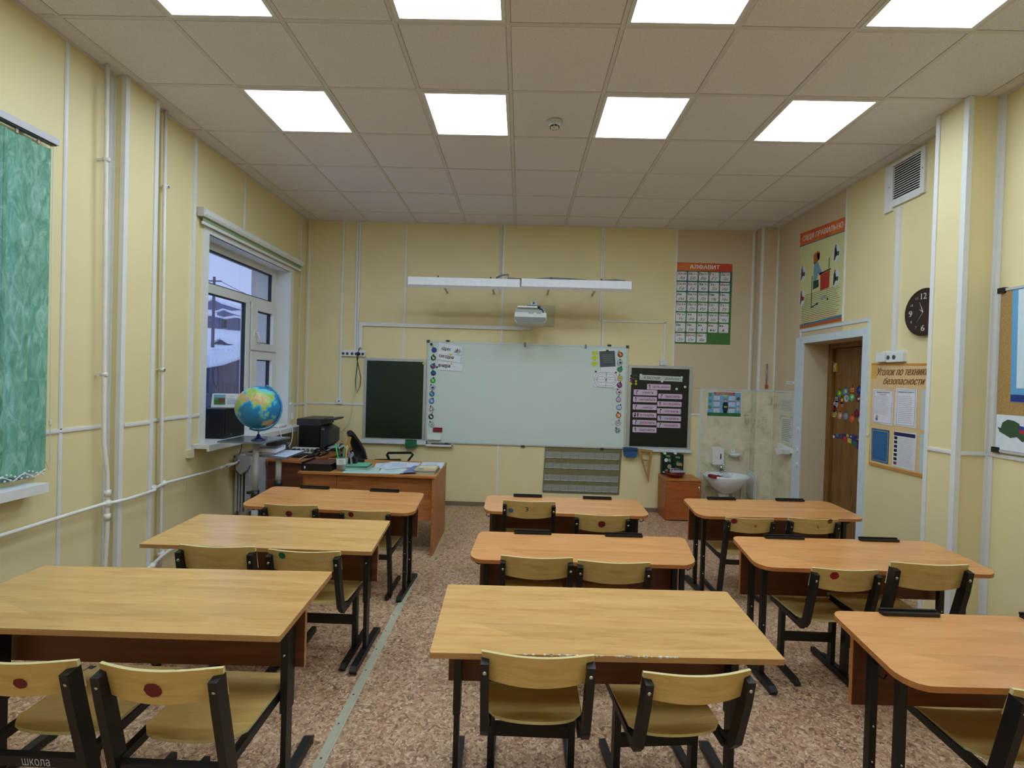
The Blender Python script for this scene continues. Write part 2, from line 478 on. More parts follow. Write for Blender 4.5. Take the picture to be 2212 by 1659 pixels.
# smoke detector
t = thing('smoke_detector', 'round white smoke detector on the ceiling between two light panels', 'smoke detector', (.19, 3.54, CZ-.001))
f = WM[t.name]
B(f).lathe([(.001, -.018), (.05, -.018), (.054, -.006), (.054, 0)], (0, 0, 0), DWHITE).build('base', t)
b = B(f).lathe([(.001, -.052), (.012, -.052), (.028, -.046), (.032, -.036), (.04, -.03), (.044, -.0185)], (0, 0, 0), DWHITE); b.build('sensor_cap', t)
b = B(f)
for k in range(8):
    a = k*PI/4+.2; b.fr = f @ Matrix.Rotation(a, 4, 'Z'); b.box(.031, .0345, -.009, .009, -.045, -.035, BLACKP)
b.build('slot', t)

# ------------------------------------------------------------------ walls: slab, panels and battens
def panel(wall, fr, u0, u1, v0, v1, mat=None, th=.006, g=.0015):
    B(fr).box(u0+g, u1-g, v0+g, v1-g, -.012, -.012+th+.006, mat or WALLY).build('wall_panel', wall)
def batten(wall, fr, u, v0, v1, w=.022, n=.006, hor=False, mat=None, name='batten', n0=0):
    b = B(fr); m = mat or WHITE
    if hor: b.box(v0, v1, u-w/2, u+w/2, n0, n0+n, m); b.box(v0, v1, u-w*.3, u+w*.3, n0+n, n0+n+.002, m)
    else: b.box(u-w/2, u+w/2, v0, v1, n0, n0+n, m); b.box(u-w*.3, u+w*.3, v0, v1, n0+n, n0+n+.002, m)
    return b.build(name, wall)
# front
wf = struct(B(FF).box(LX-.2, RX+.5, 0, CZ+.2, -.2, -.0125, DWHITE), 'wall_front')
cu = [LX, -1.44, -.25, .96, 1.84]
for k in range(len(cu)-1):
    panel(wf, FF, cu[k], cu[k+1], 0, 1.2); panel(wf, FF, cu[k], cu[k+1], 1.2, CZ+.03)
panel(wf, FF, 1.84, 2.18, 0, 1.2); panel(wf, FF, 1.84, 2.79, 1.52, CZ+.03, WALLB); panel(wf, FF, 1.84, 2.18, 1.2, 1.52, WALLB)
batten(wf, FF, -2.625, .06, CZ, .02)
for u, z0, z1 in ((-1.44, 1.76, CZ), (-.25, .09, .80), (-.25, 2.0, CZ), (.975, 2.0, 2.32), (1.835, 1.2, CZ), (2.755, 1.51, CZ)): batten(wf, FF, u, z0, z1)
for u0, u1 in ((-2.63, -1.905), (-1.155, -1.135), (1.28, 1.31), (2.06, 2.18)): batten(wf, FF, 1.2, u0, u1, .024, .008, True)
B(FF).box(LX, 2.2, 0, .05, 0, .012, M(120, 104, 84)).build('skirting', wf)
# left
wl = struct(B(FL).box(BY-.1, 1.289, 0, CZ+.2, -.45, -.0125, DWHITE).box(2.611, 4.055, 0, CZ+.2, -.45, -.0125, DWHITE).box(5.536, 6.1, 0, CZ+.2, -.45, -.0125, DWHITE)
     .box(1.289, 2.611, 0, .9, -.45, -.0125, DWHITE).box(1.289, 2.611, 2.721, CZ+.2, -.45, -.0125, DWHITE)
     .box(4.055, 5.536, 0, .9, -.45, -.0125, DWHITE).box(4.055, 5.536, 2.721, CZ+.2, -.45, -.0125, DWHITE), 'wall_left')
for u0, u1 in ((BY, -.6), (-.6, .6), (.6, 1.29), (2.77, 3.1), (3.37, 3.87), (5.77, FW)):
    panel(wl, FL, u0, u1, 0, 1.19); panel(wl, FL, u0, u1, 1.19, CZ+.03)
for u0, u1 in ((1.29, 2.77), (3.87, 4.6), (4.6, 5.77)):
    panel(wl, FL, u0, u1, 0, .95, g=0); panel(wl, FL, u0, u1, 2.71, CZ+.03, g=0)
for u0, u1 in ((2.61, 2.77), (3.87, 4.06), (5.54, 5.77)): panel(wl, FL, u0, u1, .95, 2.71, g=0)
for u, z0, z1 in ((2.775, 0, CZ), (4.59, 2.87, CZ), (5.78, 0, CZ)): batten(wl, FL, u, z0, z1, .022 if u < 4 else .016)
for u0, u1 in ((2.60, 3.1), (3.37, 3.99), (5.6, FW)): batten(wl, FL, 1.19, u0, u1, .024, .008, True)
# left pilaster (boxed-in column)
FP = frame((LX+.08, 0, 0), (0, 1, 0), (0, 0, 1), (1, 0, 0))
cl = struct(B().box(LX-.02, LX+.068, 3.112, 3.36, 0, CZ+.05, DWHITE), 'column_left')
panel(cl, FP, 3.10, 3.37, 0, 1.19); panel(cl, FP, 3.10, 3.37, 1.19, CZ+.03)
B().box(LX, LX+.0675, 3.1, 3.1115, 0, CZ+.03, WALLY).build('wall_panel', cl); B().box(LX, LX+.0675, 3.3605, 3.372, 0, CZ+.03, WALLY).build('wall_panel', cl)
def corner(par, pts): B(FH(0)).prism(pts, 0, CZ, WHITE).build('corner_batten', par)
XP = LX+.08
corner(cl, [(XP-.022, 3.092), (XP+.008, 3.092), (XP+.008, 3.124), (XP+.0005, 3.124), (XP+.0005, 3.0995), (XP-.022, 3.0995)])
corner(cl, [(XP+.0005, 3.348), (XP+.008, 3.348), (XP+.008, 3.380), (XP-.02, 3.380), (XP-.02, 3.3725), (XP+.0005, 3.3725)])
corner(cl, [(LX+.0005, 3.07), (LX+.008, 3.07), (LX+.008, 3.0905), (LX+.02, 3.0905), (LX+.02, 3.0995), (LX+.0005, 3.0995)])
batten(cl, FP, 1.19, 3.13, 3.35, .024, .008, True)
# right
wr = struct(B(FR).box(-FW-.15, -5.211, 0, CZ+.2, -.12, -.0125, DWHITE).box(-4.289, -BY+.1, 0, CZ+.2, -.45, -.0125, DWHITE).box(-5.211, -4.289, 2.041, CZ+.2, -.45, -.0125, DWHITE)
     .box(-FW-.15, -5.211, 0, CZ+.2, -.45, -.12, WALLB).box(-5.3, -4.2, 0, 2.2, -.47, -.452, DOORW), 'wall_right')
R_ = lambda y: -y
panel(wr, FR, -5.79, -4.6, 2.12, CZ+.03, WALLB, g=0); panel(wr, FR, -5.79, -5.211, 1.515, 2.12, WALLB, g=0)
panel(wr, FR, -5.30, -5.211, 0, 1.515, WALLB); panel(wr, FR, -5.211, -4.6, 2.041, 2.12, WALLB, g=0)
panel(wr, FR, -4.6, -3.37, 2.12, CZ+.03, g=0); panel(wr, FR, -4.289, -3.37, 0, 2.12, g=0); panel(wr, FR, -4.6, -4.289, 2.041, 2.12, g=0)
for u0, u1 in ((3.145, 1.9), (1.9, .7), (.7, -.5), (-.5, BY)):
    panel(wr, FR, -u0, -u1, 0, 1.18); panel(wr, FR, -u0, -u1, 1.18, CZ+.03)
    if u1 > -1: batten(wr, FR, -u1, 0, CZ)
batten(wr, FR, -4.6, 2.19, CZ, .02)
batten(wr, FR, 1.18, -3.15, 1.8, .024, .008, True); batten(wr, FR, 1.18, -4.225, -4.195, .02, .008, True)
batten(wr, FR, 3.37+0-6.74, .0, CZ, .016)
# right pilaster
FQ = frame((2.775, 0, 0), (0, -1, 0), (0, 0, 1), (-1, 0, 0))
FN = frame((0, 3.145, 0), (1, 0, 0), (0, 0, 1), (0, -1, 0))
cr = struct(B().box(2.787, RX+.02, 3.157, 3.36, 0, CZ+.05, DWHITE), 'column_right')
panel(cr, FQ, -3.37, -3.145, 0, 1.18); panel(cr, FQ, -3.37, -3.145, 1.18, CZ+.03)
panel(cr, FN, 2.788, RX, 0, 1.18); panel(cr, FN, 2.788, RX, 1.18, CZ+.03); B().box(2.776, RX, 3.36, 3.372, 0, CZ+.03, WALLY).build('wall_panel', cr)
corner(cr, [(2.767, 3.136), (2.80, 3.136), (2.80, 3.1445), (2.7745, 3.1445), (2.7745, 3.17), (2.767, 3.17)])
corner(cr, [(2.767, 3.35), (2.7745, 3.35), (2.7745, 3.3725), (2.79, 3.3725), (2.79, 3.38), (2.767, 3.38)])
corner(cr, [(2.954, 3.136), (2.972, 3.136), (2.972, 3.11), (RX-.0005, 3.11), (RX-.0005, 3.1445), (2.954, 3.1445)])
batten(cr, FN, 1.18, 2.80, 2.955, .024, .008, True); batten(cr, FQ, 1.18, -3.35, -3.17, .024, .008, True)
# far corner box that hides the pipes
cc = struct(B().box(2.802, RX+.02, 5.802, FW, 0, CZ+.05, DWHITE), 'column_corner')
FC = frame((0, 5.79, 0), (1, 0, 0), (0, 0, 1), (0, -1, 0)); FS = frame((2.79, 0, 0), (0, -1, 0), (0, 0, 1), (-1, 0, 0))
panel(cc, FC, 2.803, RX, 1.515, CZ+.03, WALLB); panel(cc, FS, -FW, -5.79, 1.515, CZ+.03, WALLB)
B(FH(0)).prism([(2.782, 5.782), (2.805, 5.782), (2.805, 5.7895), (2.7895, 5.7895), (2.7895, 5.81), (2.782, 5.81)], 1.521, CZ, WHITE).build('corner_batten', cc)
B().box(2.962, RX-.001, 5.782, 5.7895, 1.521, CZ, WHITE).build('corner_batten', cc)
# back wall
wb = struct(B().box(LX-.2, RX+.2, BY-.15, BY-.0125, 0, CZ+.2, DWHITE), 'wall_back')
for k in range(5): 
    x = LX+k*1.128; B().box(x+.002, x+1.126, BY-.012, BY, 0, CZ+.03, WALLY).build('wall_panel', wb)
# skirtings and niche tiles
tl = None
def tile(par, fr, u0, u1, v0, v1):
    b = B(fr); g = .0022
    b.prism([(u0+g, v0+g), (u1-g, v0+g), (u1-g, v1-g), (u0+g, v1-g)], -.012, .004, TILEM)
    o = b.build('wall_tile', par)
B(FF).box(2.18, 2.79, 0, 1.513, -.0125, .0025, M(216, 216, 196)).build('grout', wf)
B(FC).box(2.79, RX, 0, 1.513, -.0125, .0025, M(216, 216, 196)).build('grout', cc); B(FS).box(-FW, -5.79, 0, 1.513, -.0125, .0025, M(216, 216, 196)).build('grout', cc)
B(FR).box(-5.79, -5.3, 0, 1.513, -.0125, .0025, M(216, 216, 196)).build('grout', wr)
zz = [0, .29, .593, .889, 1.19, 1.505]
for k in range(5):
    for u0, u1 in ((2.2, 2.383), (2.383, 2.571), (2.571, 2.785)): tile(wf, FF, u0, u1, zz[k], zz[k+1])
    tile(cc, FS, -5.935, -5.795, zz[k], zz[k+1]); tile(cc, FC, 2.79, 2.972, zz[k], zz[k+1])
    for u0, u1 in ((-5.785, -5.60), (-5.60, -5.41), (-5.41, -5.325)): tile(wr, FR, u0, u1, zz[k], zz[k+1])
TB = M(200, 214, 220, .4)
B(FF).box(2.172, 2.192, 0, 1.52, 0, .008, TB).box(2.1925, 2.785, 1.505, 1.52, 0, .0075, TB).build('tile_trim', wf)
B(FC).box(2.785, RX, 1.505, 1.52, 0, .008, TB).build('tile_trim', cc); B(FS).box(-FW, -5.785, 1.505, 1.52, 0, .008, TB).build('tile_trim', cc)
B(FR).box(-5.785, -5.3255, 1.505, 1.52, 0, .0075, TB).box(-5.325, -5.30, 0, 1.52, 0, .008, TB).build('tile_trim', wr)

# ------------------------------------------------------------------ door in its recess
dr = struct(B(FR).box(-5.34, -5.2, 0, 2.10, 0, .014, M(206, 220, 228, .4)).box(-5.235, -5.203, 0, 2.098, .0145, .02, M(206, 220, 228, .4)).box(-5.1995, -4.3055, 2.03, 2.10, 0, .0155, M(206, 220, 228, .4))
     .box(-4.305, -4.235, 0, 2.10, 0, .016, M(206, 220, 228, .4)), 'door_1')
B(FR).box(-5.21, -5.2, 0, 2.04, -.30, -.0005, WALLB).box(-4.3, -4.29, 0, 2.04, -.30, -.0005, WALLB).box(-5.2, -4.3, 2.03, 2.04, -.3, -.0005, WALLB).build('reveal', dr)
DF = frame((RX+.27, 0, 0), (0, -1, 0), (0, 0, 1), (-1, 0, 0))
B(DF).box(-5.2, -5.13, 0, 2.03, -.06, .02, DOORW).box(-4.37, -4.3, 0, 2.03, -.06, .02, DOORW).box(-5.13, -4.37, 1.98, 2.03, -.06, .02, DOORW).build('door_frame', dr)
B(DF).box(-5.115, -4.375, .01, 1.975, -.05, -.008, DOORW).build('door_leaf', dr)
b = B(DF).box(-5.14, -5.085, 1.74, 1.83, -.007, .006, M(214, 190, 60, .35, .3)); b.tube([(-5.115, 1.735, .008), (-5.115, 1.835, .008)], .007, ALU)
for k in range(4): b.disc(-5.13, 1.755+k*.02, .004, .006, .0075, BLACKP, 8)
b.build('hinge', dr)
b = B(DF)
for z in (1.40, 1.0): b.box(-4.72, -4.66, z-.02, z+.2, -.007, .002, M(150, 160, 150, .25, .8)); b.tube([(-4.69, z+.09, 0), (-4.69, z+.09, .045), (-4.60, z+.09, .05)], .009, CHROME)
b.build('door_handle', dr)
B(FR).box(-5.2645, -4.2625, 2.155, 2.18, 0, .009, M(206, 220, 228, .4)).box(-4.262, -4.24, 2.1005, 2.18, 0, .009, M(206, 220, 228, .4)).box(-5.285, -5.265, 2.1005, 2.18, 0, .009, M(206, 220, 228, .4)).build('upper_trim', dr)
# cut-paper decorations on the door leaf
cols = [((40, 150, 190), (220, 210, 90)), ((170, 60, 50), (220, 200, 60)), ((24, 34, 110), (60, 90, 190)), ((60, 160, 80), (200, 190, 60)), ((26, 30, 60), (210, 200, 200)), ((180, 180, 190), (90, 160, 150)), ((80, 180, 110), (200, 220, 200)), ((100, 40, 40), (230, 220, 220)), ((130, 60, 50), (200, 190, 70)), ((190, 180, 190), (130, 130, 160)), ((150, 30, 40), (60, 20, 40)), ((190, 60, 40), (60, 160, 90)), ((200, 190, 80), (90, 70, 90)), ((180, 130, 120), (190, 190, 200)), ((130, 130, 170), (120, 200, 120)), ((210, 90, 50), (220, 130, 70)), ((110, 30, 50), (130, 40, 60)), ((180, 180, 180), (60, 120, 80))]
def Xd(px, py):   # photo pixel on the door leaf -> (u, v)
    d = rt_of(px, py); t = (RX+.27-.0)/d.x; return (-t*d.y, t*d.z+CAMZ)
def rt_of(px, py):
    return r2*((px-1106)/1053.8)-u2*((py-829.5)/1053.8)+fw
pos = [(1825, 846), (1840, 843), (1854, 843), (1812, 850), (1806, 862), (1827, 861), (1839, 858), (1853, 861), (1817, 865), (1804, 873), (1801, 883), (1817, 877), (1801, 894), (1813, 898), (1826, 899), (1839, 905), (1849, 894), (1858, 907)]
nm = 'cut-paper bauble on the door, %s'
desc = ['sky blue with a yellow moon', 'red with a yellow band', 'dark blue', 'green and yellow, smallest of the top arc', 'navy with white stripes', 'silver white', 'bright green', 'brown with white marks', 'brown and gold, inside the arc', 'lilac grey', 'dark red ball at the far left of the arc', 'red and green', 'striped yellow and brown', 'pinkish grey', 'lilac with a green side', 'orange-red flower shape', 'dark maroon crescent', 'white with a green dot']
for (px, py), (c1, c2), ds in zip(pos, cols, desc):
    u, v = Xd(px, py)
    b = B(DF).disc(u, v, .036, -.0075, -.005, M(*c1, .6), 14); b.box(u-.005, u+.005, v+.034, v+.048, -.0075, -.005, BLACKP)
    if 'stripe' in ds or 'band' in ds:
        for q in (-.012, .004, .018): b.box(u-.027, u+.027, v+q-.003, v+q+.003, -.005, -.0042, M(*c2, .6))
    else: b.disc(u+.006, v+.004, .017, -.005, -.0042, M(*c2, .6), 10)
    single(b, 'paper_bauble', nm % ds, 'decoration', 'cut-paper baubles on the door')
t = thing('paper_stocking_hat', 'long pointed cut-paper hat of coloured patches on the door', 'decoration', (RX+.27, 4.9, .95))
hat = [(1799, 938), (1822, 937), (1840, 940), (1858, 942), (1858, 972), (1843, 962), (1825, 950), (1806, 946)]
B(DF).prism([Xd(*p) for p in hat], -.0075, -.005, M(40, 50, 110, .6)).build('hat', t)
for k, (px, py, c, r) in enumerate([(1800, 943, (225, 225, 225), .014), (1808, 940, (60, 120, 120), .02), (1816, 944, (110, 60, 60), .024), (1825, 948, (180, 50, 60), .026), (1834, 952, (200, 190, 60), .027), (1845, 958, (30, 110, 70), .028), (1854, 966, (60, 40, 140), .026), (1830, 941, (200, 190, 80), .015), (1843, 944, (40, 60, 150), .02), (1852, 947, (90, 60, 130), .02), (1837, 943, (220, 220, 220), .008)]):
    u, v = Xd(px, py); B(DF).prism([(u-r, v-r*.7), (u+r, v-r), (u+r, v+r*.7), (u-r, v+r)], -.005, -.0042+k*.0001, M(*c, .6)).build('patch', t)
# ------------------------------------------------------------------ window with its frame
w2 = struct(B(FL).box(3.995, 4.066, .95, 2.78, 0, .012, WHITE).box(5.525, 5.598, .95, 2.78, 0, .012, WHITE).box(4.066, 5.525, 2.71, 2.78, 0, .012, WHITE), 'window_2')
B().box(LX-.165, LX, 4.056, 4.066, .95, 2.72, WHITE).box(LX-.165, LX, 5.525, 5.535, .95, 2.72, WHITE).box(LX-.165, LX, 4.066, 5.525, 2.71, 2.72, WHITE).build('reveal', w2)
FG = frame((LX-.16, 0, 0), (0, 1, 0), (0, 0, 1), (1, 0, 0))
b = B(FG)
for e in ((4.066, 4.14, .95, 2.71), (5.449, 5.525, .95, 2.71), (4.14, 5.449, 2.65, 2.71), (4.14, 5.449, .95, 1.03), (4.14, 5.449, 2.262, 2.345)): b.box(*e, -.06, 0, WHITE)
b.box(5.02, 5.449, 1.755, 1.805, -.06, .0, WHITE)
b.build('window_frame', w2)
B(FG).box(4.945, 5.02, 1.03, 2.262, -.06, .004, WHITE).build('mullion', w2)
GK = M(30, 32, 44, .5)
def lite(u0, u1, v0, v1, par, d=0):
    b = B(FG); g = .011
    for e in ((u0, u0+g, v0, v1), (u1-g, u1, v0, v1), (u0+g, u1-g, v0, v0+g), (u0+g, u1-g, v1-g, v1)): b.box(*e, d-.045, d-.012, GK)
    b.build('gasket', par)
    B(FG).box(u0+g, u1-g, v0+g, v1-g, d-.034, d-.03, GLASS).build('pane', par)
lite(4.14, 5.449, 2.345, 2.65, w2); lite(4.14, 4.945, 1.03, 2.262, w2)
def sash(v0, v1, handle):
    b = B(FG)
    for e in ((5.012, 5.118, v0, v1), (5.438, 5.53, v0, v1), (5.118, 5.438, v0, v0+.078), (5.118, 5.438, v1-.08, v1)): b.box(*e, -.02, .022, WHITE)
    b.box(5.005, 5.012, v0, v1, 0, .006, M(120, 124, 124))
    s_ = b.build('sash', w2); lite(5.118, 5.438, v0+.078, v1-.08, s_, .0)
    z = v0+.18
    if handle:
        B(FG).box(5.045, 5.075, z-.04, z+.035, .022, .034, WHITE).tube([(5.06, z, .03), (5.06, z, .06), (5.075, z-.04, .066), (5.085, z-.12, .062)], .010, WHITE).build('handle', s_)
sash(1.79, 2.29, True); sash(1.03, 1.772, False)
b = B().box(LX-.165, LX, 4.066, 5.525, .9, .955, WHITE).box(LX, -2.53, 3.91, 5.76, .925, .955, WHITE).box(-2.53, -2.512, 3.91, 5.76, .905, .955, WHITE)
b.build('window_sill', w2)
# nearer window behind the green blind
w1 = struct(B(FL).box(1.24, 1.3, .95, 2.76, 0, .01, WHITE).box(2.6, 2.63, .95, 2.76, 0, .01, WHITE).box(1.3, 2.6, 2.71, 2.76, 0, .01, WHITE), 'window_1')
b = B(FG)
for e in ((1.3, 1.37, .95, 2.71), (2.53, 2.6, .95, 2.71), (1.37, 2.53, 2.64, 2.71), (1.37, 2.53, .95, 1.03), (1.9, 1.98, 1.03, 2.64)): b.box(*e, -.06, 0, WHITE)
b.build('window_frame', w1)
B(FG).box(1.37, 1.9, 1.03, 2.64, -.034, -.03, GLASS).build('pane', w1); B(FG).box(1.98, 2.53, 1.03, 2.64, -.034, -.03, GLASS).build('pane', w1)
B().box(LX-.165, LX, 1.29, 1.3, .95, 2.72, WHITE).box(LX-.165, LX, 2.6, 2.61, .95, 2.72, WHITE).build('reveal', w1)
B().box(LX-.165, LX, 1.3, 2.6, .9, .93, WHITE).box(LX, -2.56, 1.2, 2.60, .905, .93, WHITE).box(-2.56, -2.545, 1.2, 2.60, .88, .93, WHITE).build('window_sill', w1)
# vertical blind
t = thing('vertical_blind', 'green crinkled fabric vertical blind over the nearer window', 'blind', (-2.60, 1.95, .95))
b = B().box(-2.62, -2.575, 1.1, 2.655, 2.775, 2.81, M(190, 190, 196)).box(-2.612, -2.583, 1.1, 2.645, 2.768, 2.7745, BLACKP).box(-2.655, -2.62, 1.6, 1.64, 2.785, 2.80, ALU).box(-2.655, -2.62, 2.5, 2.54, 2.785, 2.80, ALU); b.build('headrail', t)
for k in range(14):
    y1 = 2.625-k*.112; pts = []
    bb = B(); n = 9; vs = []; fs = []
    for i in range(n):
        q = i/(n-1)
        for z in (.985, 1.5, 2.1, 2.745):
            vs.append((-2.592-.012*math.sin(PI*q)-.006*q+(k % 2)*.004, y1-.127*q, z))
    for i in range(n-1):
        for j in range(3): a = i*4+j; fs.append((a, a+1, a+5, a+4))
    bb.add(vs, fs, BLIND, True); s_ = bb.build('slat', t)
    b = B().box(-2.603, -2.595, y1-.07, y1-.058, 2.745, 2.772, M(180, 170, 150)); b.build('hook', s_)
    b = B()
    for q in range(6): b.ball((-2.588, y1-.01-q*.021, .995-.01*math.sin(q*1.2)), .006, WHITE, 6)
    for q in range(4): b.ball((-2.586, y1-.02-q*.028, .975), .006, WHITE, 6)
    b.tube([(-2.588, y1-.005, 1.0), (-2.588, y1-.06, .968), (-2.588, y1-.12, 1.0)], .003, WHITE, 5); b.build('bottom_chain', s_)
b = B(); pts = [(-2.59, 2.635, 2.77), (-2.59, 2.645, 1.25), (-2.59, 2.65, 1.05), (-2.59, 2.645, .99), (-2.60, 2.63, 1.05), (-2.60, 2.632, 1.25), (-2.6, 2.63, 2.77)]
b.tube(pts, .0022, M(214, 208, 190), 6); b.lathe([(.002, -.02), (.006, -.012), (.006, .012), (.002, .02)], (-2.59, 2.646, 1.25), M(214, 208, 190), 8); b.build('pull_chain', t)
# roller blind on the far window
t = thing('roller_blind', 'rolled-up roller blind in a white cassette above the far window', 'blind', (-2.62, 4.8, 2.78))
b = B(); b.prism([(0, 0), (.05, 0), (.062, .02), (.062, .05), (.045, .068), (0, .068)], 0, 1.79, WHITE)
b.v = [Vector((LX+.008+p.x, 3.925+p.z, 2.815+p.y)) for p in b.v]; b.build('cassette', t)
for y in (3.912, 5.715): B().box(LX+.008, LX+.06, y, y+.014, 2.812, 2.885, DWHITE).build('end_cap', t)
B().box(LX+.035, LX+.037, 3.94, 5.70, 2.775, 2.815, M(140, 160, 120)).build('fabric', t)
B().box(LX+.028, LX+.042, 3.935, 5.705, 2.755, 2.778, WHITE).build('bottom_rail', t)
B().tube([(LX+.03, 5.71, 2.82), (LX+.03, 5.70, 1.8), (LX+.03, 5.69, 1.28), (LX+.03, 5.67, 1.22), (LX+.03, 5.66, 1.28), (LX+.03, 5.69, 2.2), (LX+.03, 5.72, 2.82)], .003, M(200, 192, 160), 5).build('pull_chain', t)
# cable channel with a box at its foot
t = thing('cable_channel', 'white cable channel ending in a small cream box left of the far window', 'cable channel', (LX, 3.87, .85))
B(FL).box(3.855, 3.885, .925, CZ, 0, .018, WHITE).build('channel', t)
B(FL).rrect(3.845, 3.905, .855, .925, .006, 0, .03, M(222, 216, 180)).build('box', t)
# heating pipes: one welded run of risers and branches
t = thing('heating_pipework', 'white painted heating risers and branch pipes along the window wall', 'pipes', (-2.6, 3.3, 0))
def pcs(par, name, lst):
    for q in lst: q.build(name, par)
x = LX+.055
rp = B().tube([(x, 2.985, CZ), (x, 2.99, 2.9), (x, 3.0, 1.9), (x+.003, 3.01, 1.1), (x+.012, 3.03, .9), (x+.015, 3.035, .55), (x+.006, 3.03, .2), (x, 3.03, 0)], .0125, PAINT, 12).build('riser_pipe', t)
pcs(rp, 'bracket', [B().box(LX, x+.02, y-.006, y+.006, z-.008, z+.008, PAINT).tube([(x-.016, y, z), (x+.018, y, z)], .015, PAINT, 10) for z, y in ((2.85, 2.99), (1.52, 3.005))])
pcs(rp, 'pipe_fitting', [B().tube([(x+.014, 3.033, z-.02), (x+.014, 3.033, z+.02)], .019, PAINT, 12) for z in (.77, .62)]+[B().ball((x+.015, 3.035, .705), .026, PAINT, 12)])
x = LX+.04
rp = B().tube([(x, 3.50, CZ), (x, 3.51, 2.4), (x, 3.52, 1.6), (x, 3.53, .8), (x+.004, 3.535, .3), (x, 3.535, 0)], .012, PAINT, 12).build('riser_pipe', t)
pcs(rp, 'bracket', [B().box(LX, x+.02, 3.51, 3.522, z-.006, z+.006, PAINT).tube([(x-.018, 3.516, z), (x+.02, 3.516, z)], .0145, PAINT, 10) for z in (2.89, 1.56)])
pcs(rp, 'pipe_fitting', [B().ball((x+.004, 3.55, .72), .025, PAINT, 12), B().ball((x, 3.545, .2), .028, PAINT, 12)])
rp = B().tube([(x+.015, 1.2, .70), (x+.015, 2.46, .70), (x+.018, 3.0, .705), (x+.06, 3.05, .71), (x+.09, 3.12, .713), (x+.09, 3.35, .716), (x+.05, 3.4, .717), (x+.01, 3.56, .72), (x+.02, 4.0, .712), (x+.02, 4.2, .715), (x+.03, 4.28, .728), (x+.045, 4.34, .722), (x+.055, 4.42, .735)], .0115, PAINT, 12).build('branch_pipe', t)
pcs(rp, 'coupling', [B().tube([(x+.028, y-.03, .716), (x+.035, y+.03, .724)], .0165, PAINT, 10) for y in (3.40, 4.22, 4.33)])
b = B().tube([(x+.055, 4.40, .735), (x+.055, 4.475, .74)], .02, M(120, 120, 116, .3, .6), 10); b.tube([(x+.055, 4.43, .735), (x+.055, 4.43, .79)], .02, M(206, 204, 170), 10); b.build('valve', rp)
B().tube([(x+.055, 4.43, .79), (x+.06, 4.46, .86), (x+.05, 4.48, .92)], .003, BLACKP, 6).build('valve_wire', rp)
rp = B().tube([(x+.09, 2.9, .17), (x+.09, 3.3, .182), (x+.03, 3.5, .19), (x+.01, 3.6, .195), (x+.02, 4.45, .20), (x+.02, 4.47, .22)], .0115, PAINT, 12).build('branch_pipe', t)
B().tube([(x+.09, 3.33, .184), (x+.075, 3.38, .187)], .02, PAINT, 10).build('coupling', rp)
# radiator
t = thing('radiator', 'grey-white steel panel radiator beneath the far window', 'radiator', (-2.58, 4.9, .2))
RC = M(176, 178, 180, .4)
for e in (-2.64, -2.545): B().box(e, e+.015, 4.5, 5.35, .24, .78, RC).build('panel', t)
for k in range(17): B().box(-2.531, -2.522, 4.515+k*.05, 4.54+k*.05, .27, .75, RC).build('rib', t)
b = B()
for k in range(3): b.box(-2.62+k*.025, -2.612+k*.025, 4.485, 4.5, .26, .77, RC)
b.box(-2.64, -2.53, 4.49, 5.36, .775, .79, RC); b.build('side_cover', t)
for y in (4.56, 5.25): B().box(-2.62, -2.55, y-.02, y+.02, 0, .24, DWHITE).build('foot', t)
t = thing('radiator_meter', 'grey plastic meter box hung at the top end of the radiator', 'meter', (-2.5, 4.45, .60))
B(frame((0, 4.47, 0), (1, 0, 0), (0, 0, 1), (0, -1, 0))).prism([(-2.58, .66), (-2.54, .62), (-2.48, .66), (-2.48, .79), (-2.56, .80), (-2.60, .76)], 0, .06, M(150, 152, 154)).build('body', t)
B().tube([(-2.6, 4.43, .73), (-2.58, 4.42, .64), (-2.53, 4.41, .605), (-2.48, 4.42, .64), (-2.47, 4.45, .70)], .0035, BLACKP, 6).build('wire', t)

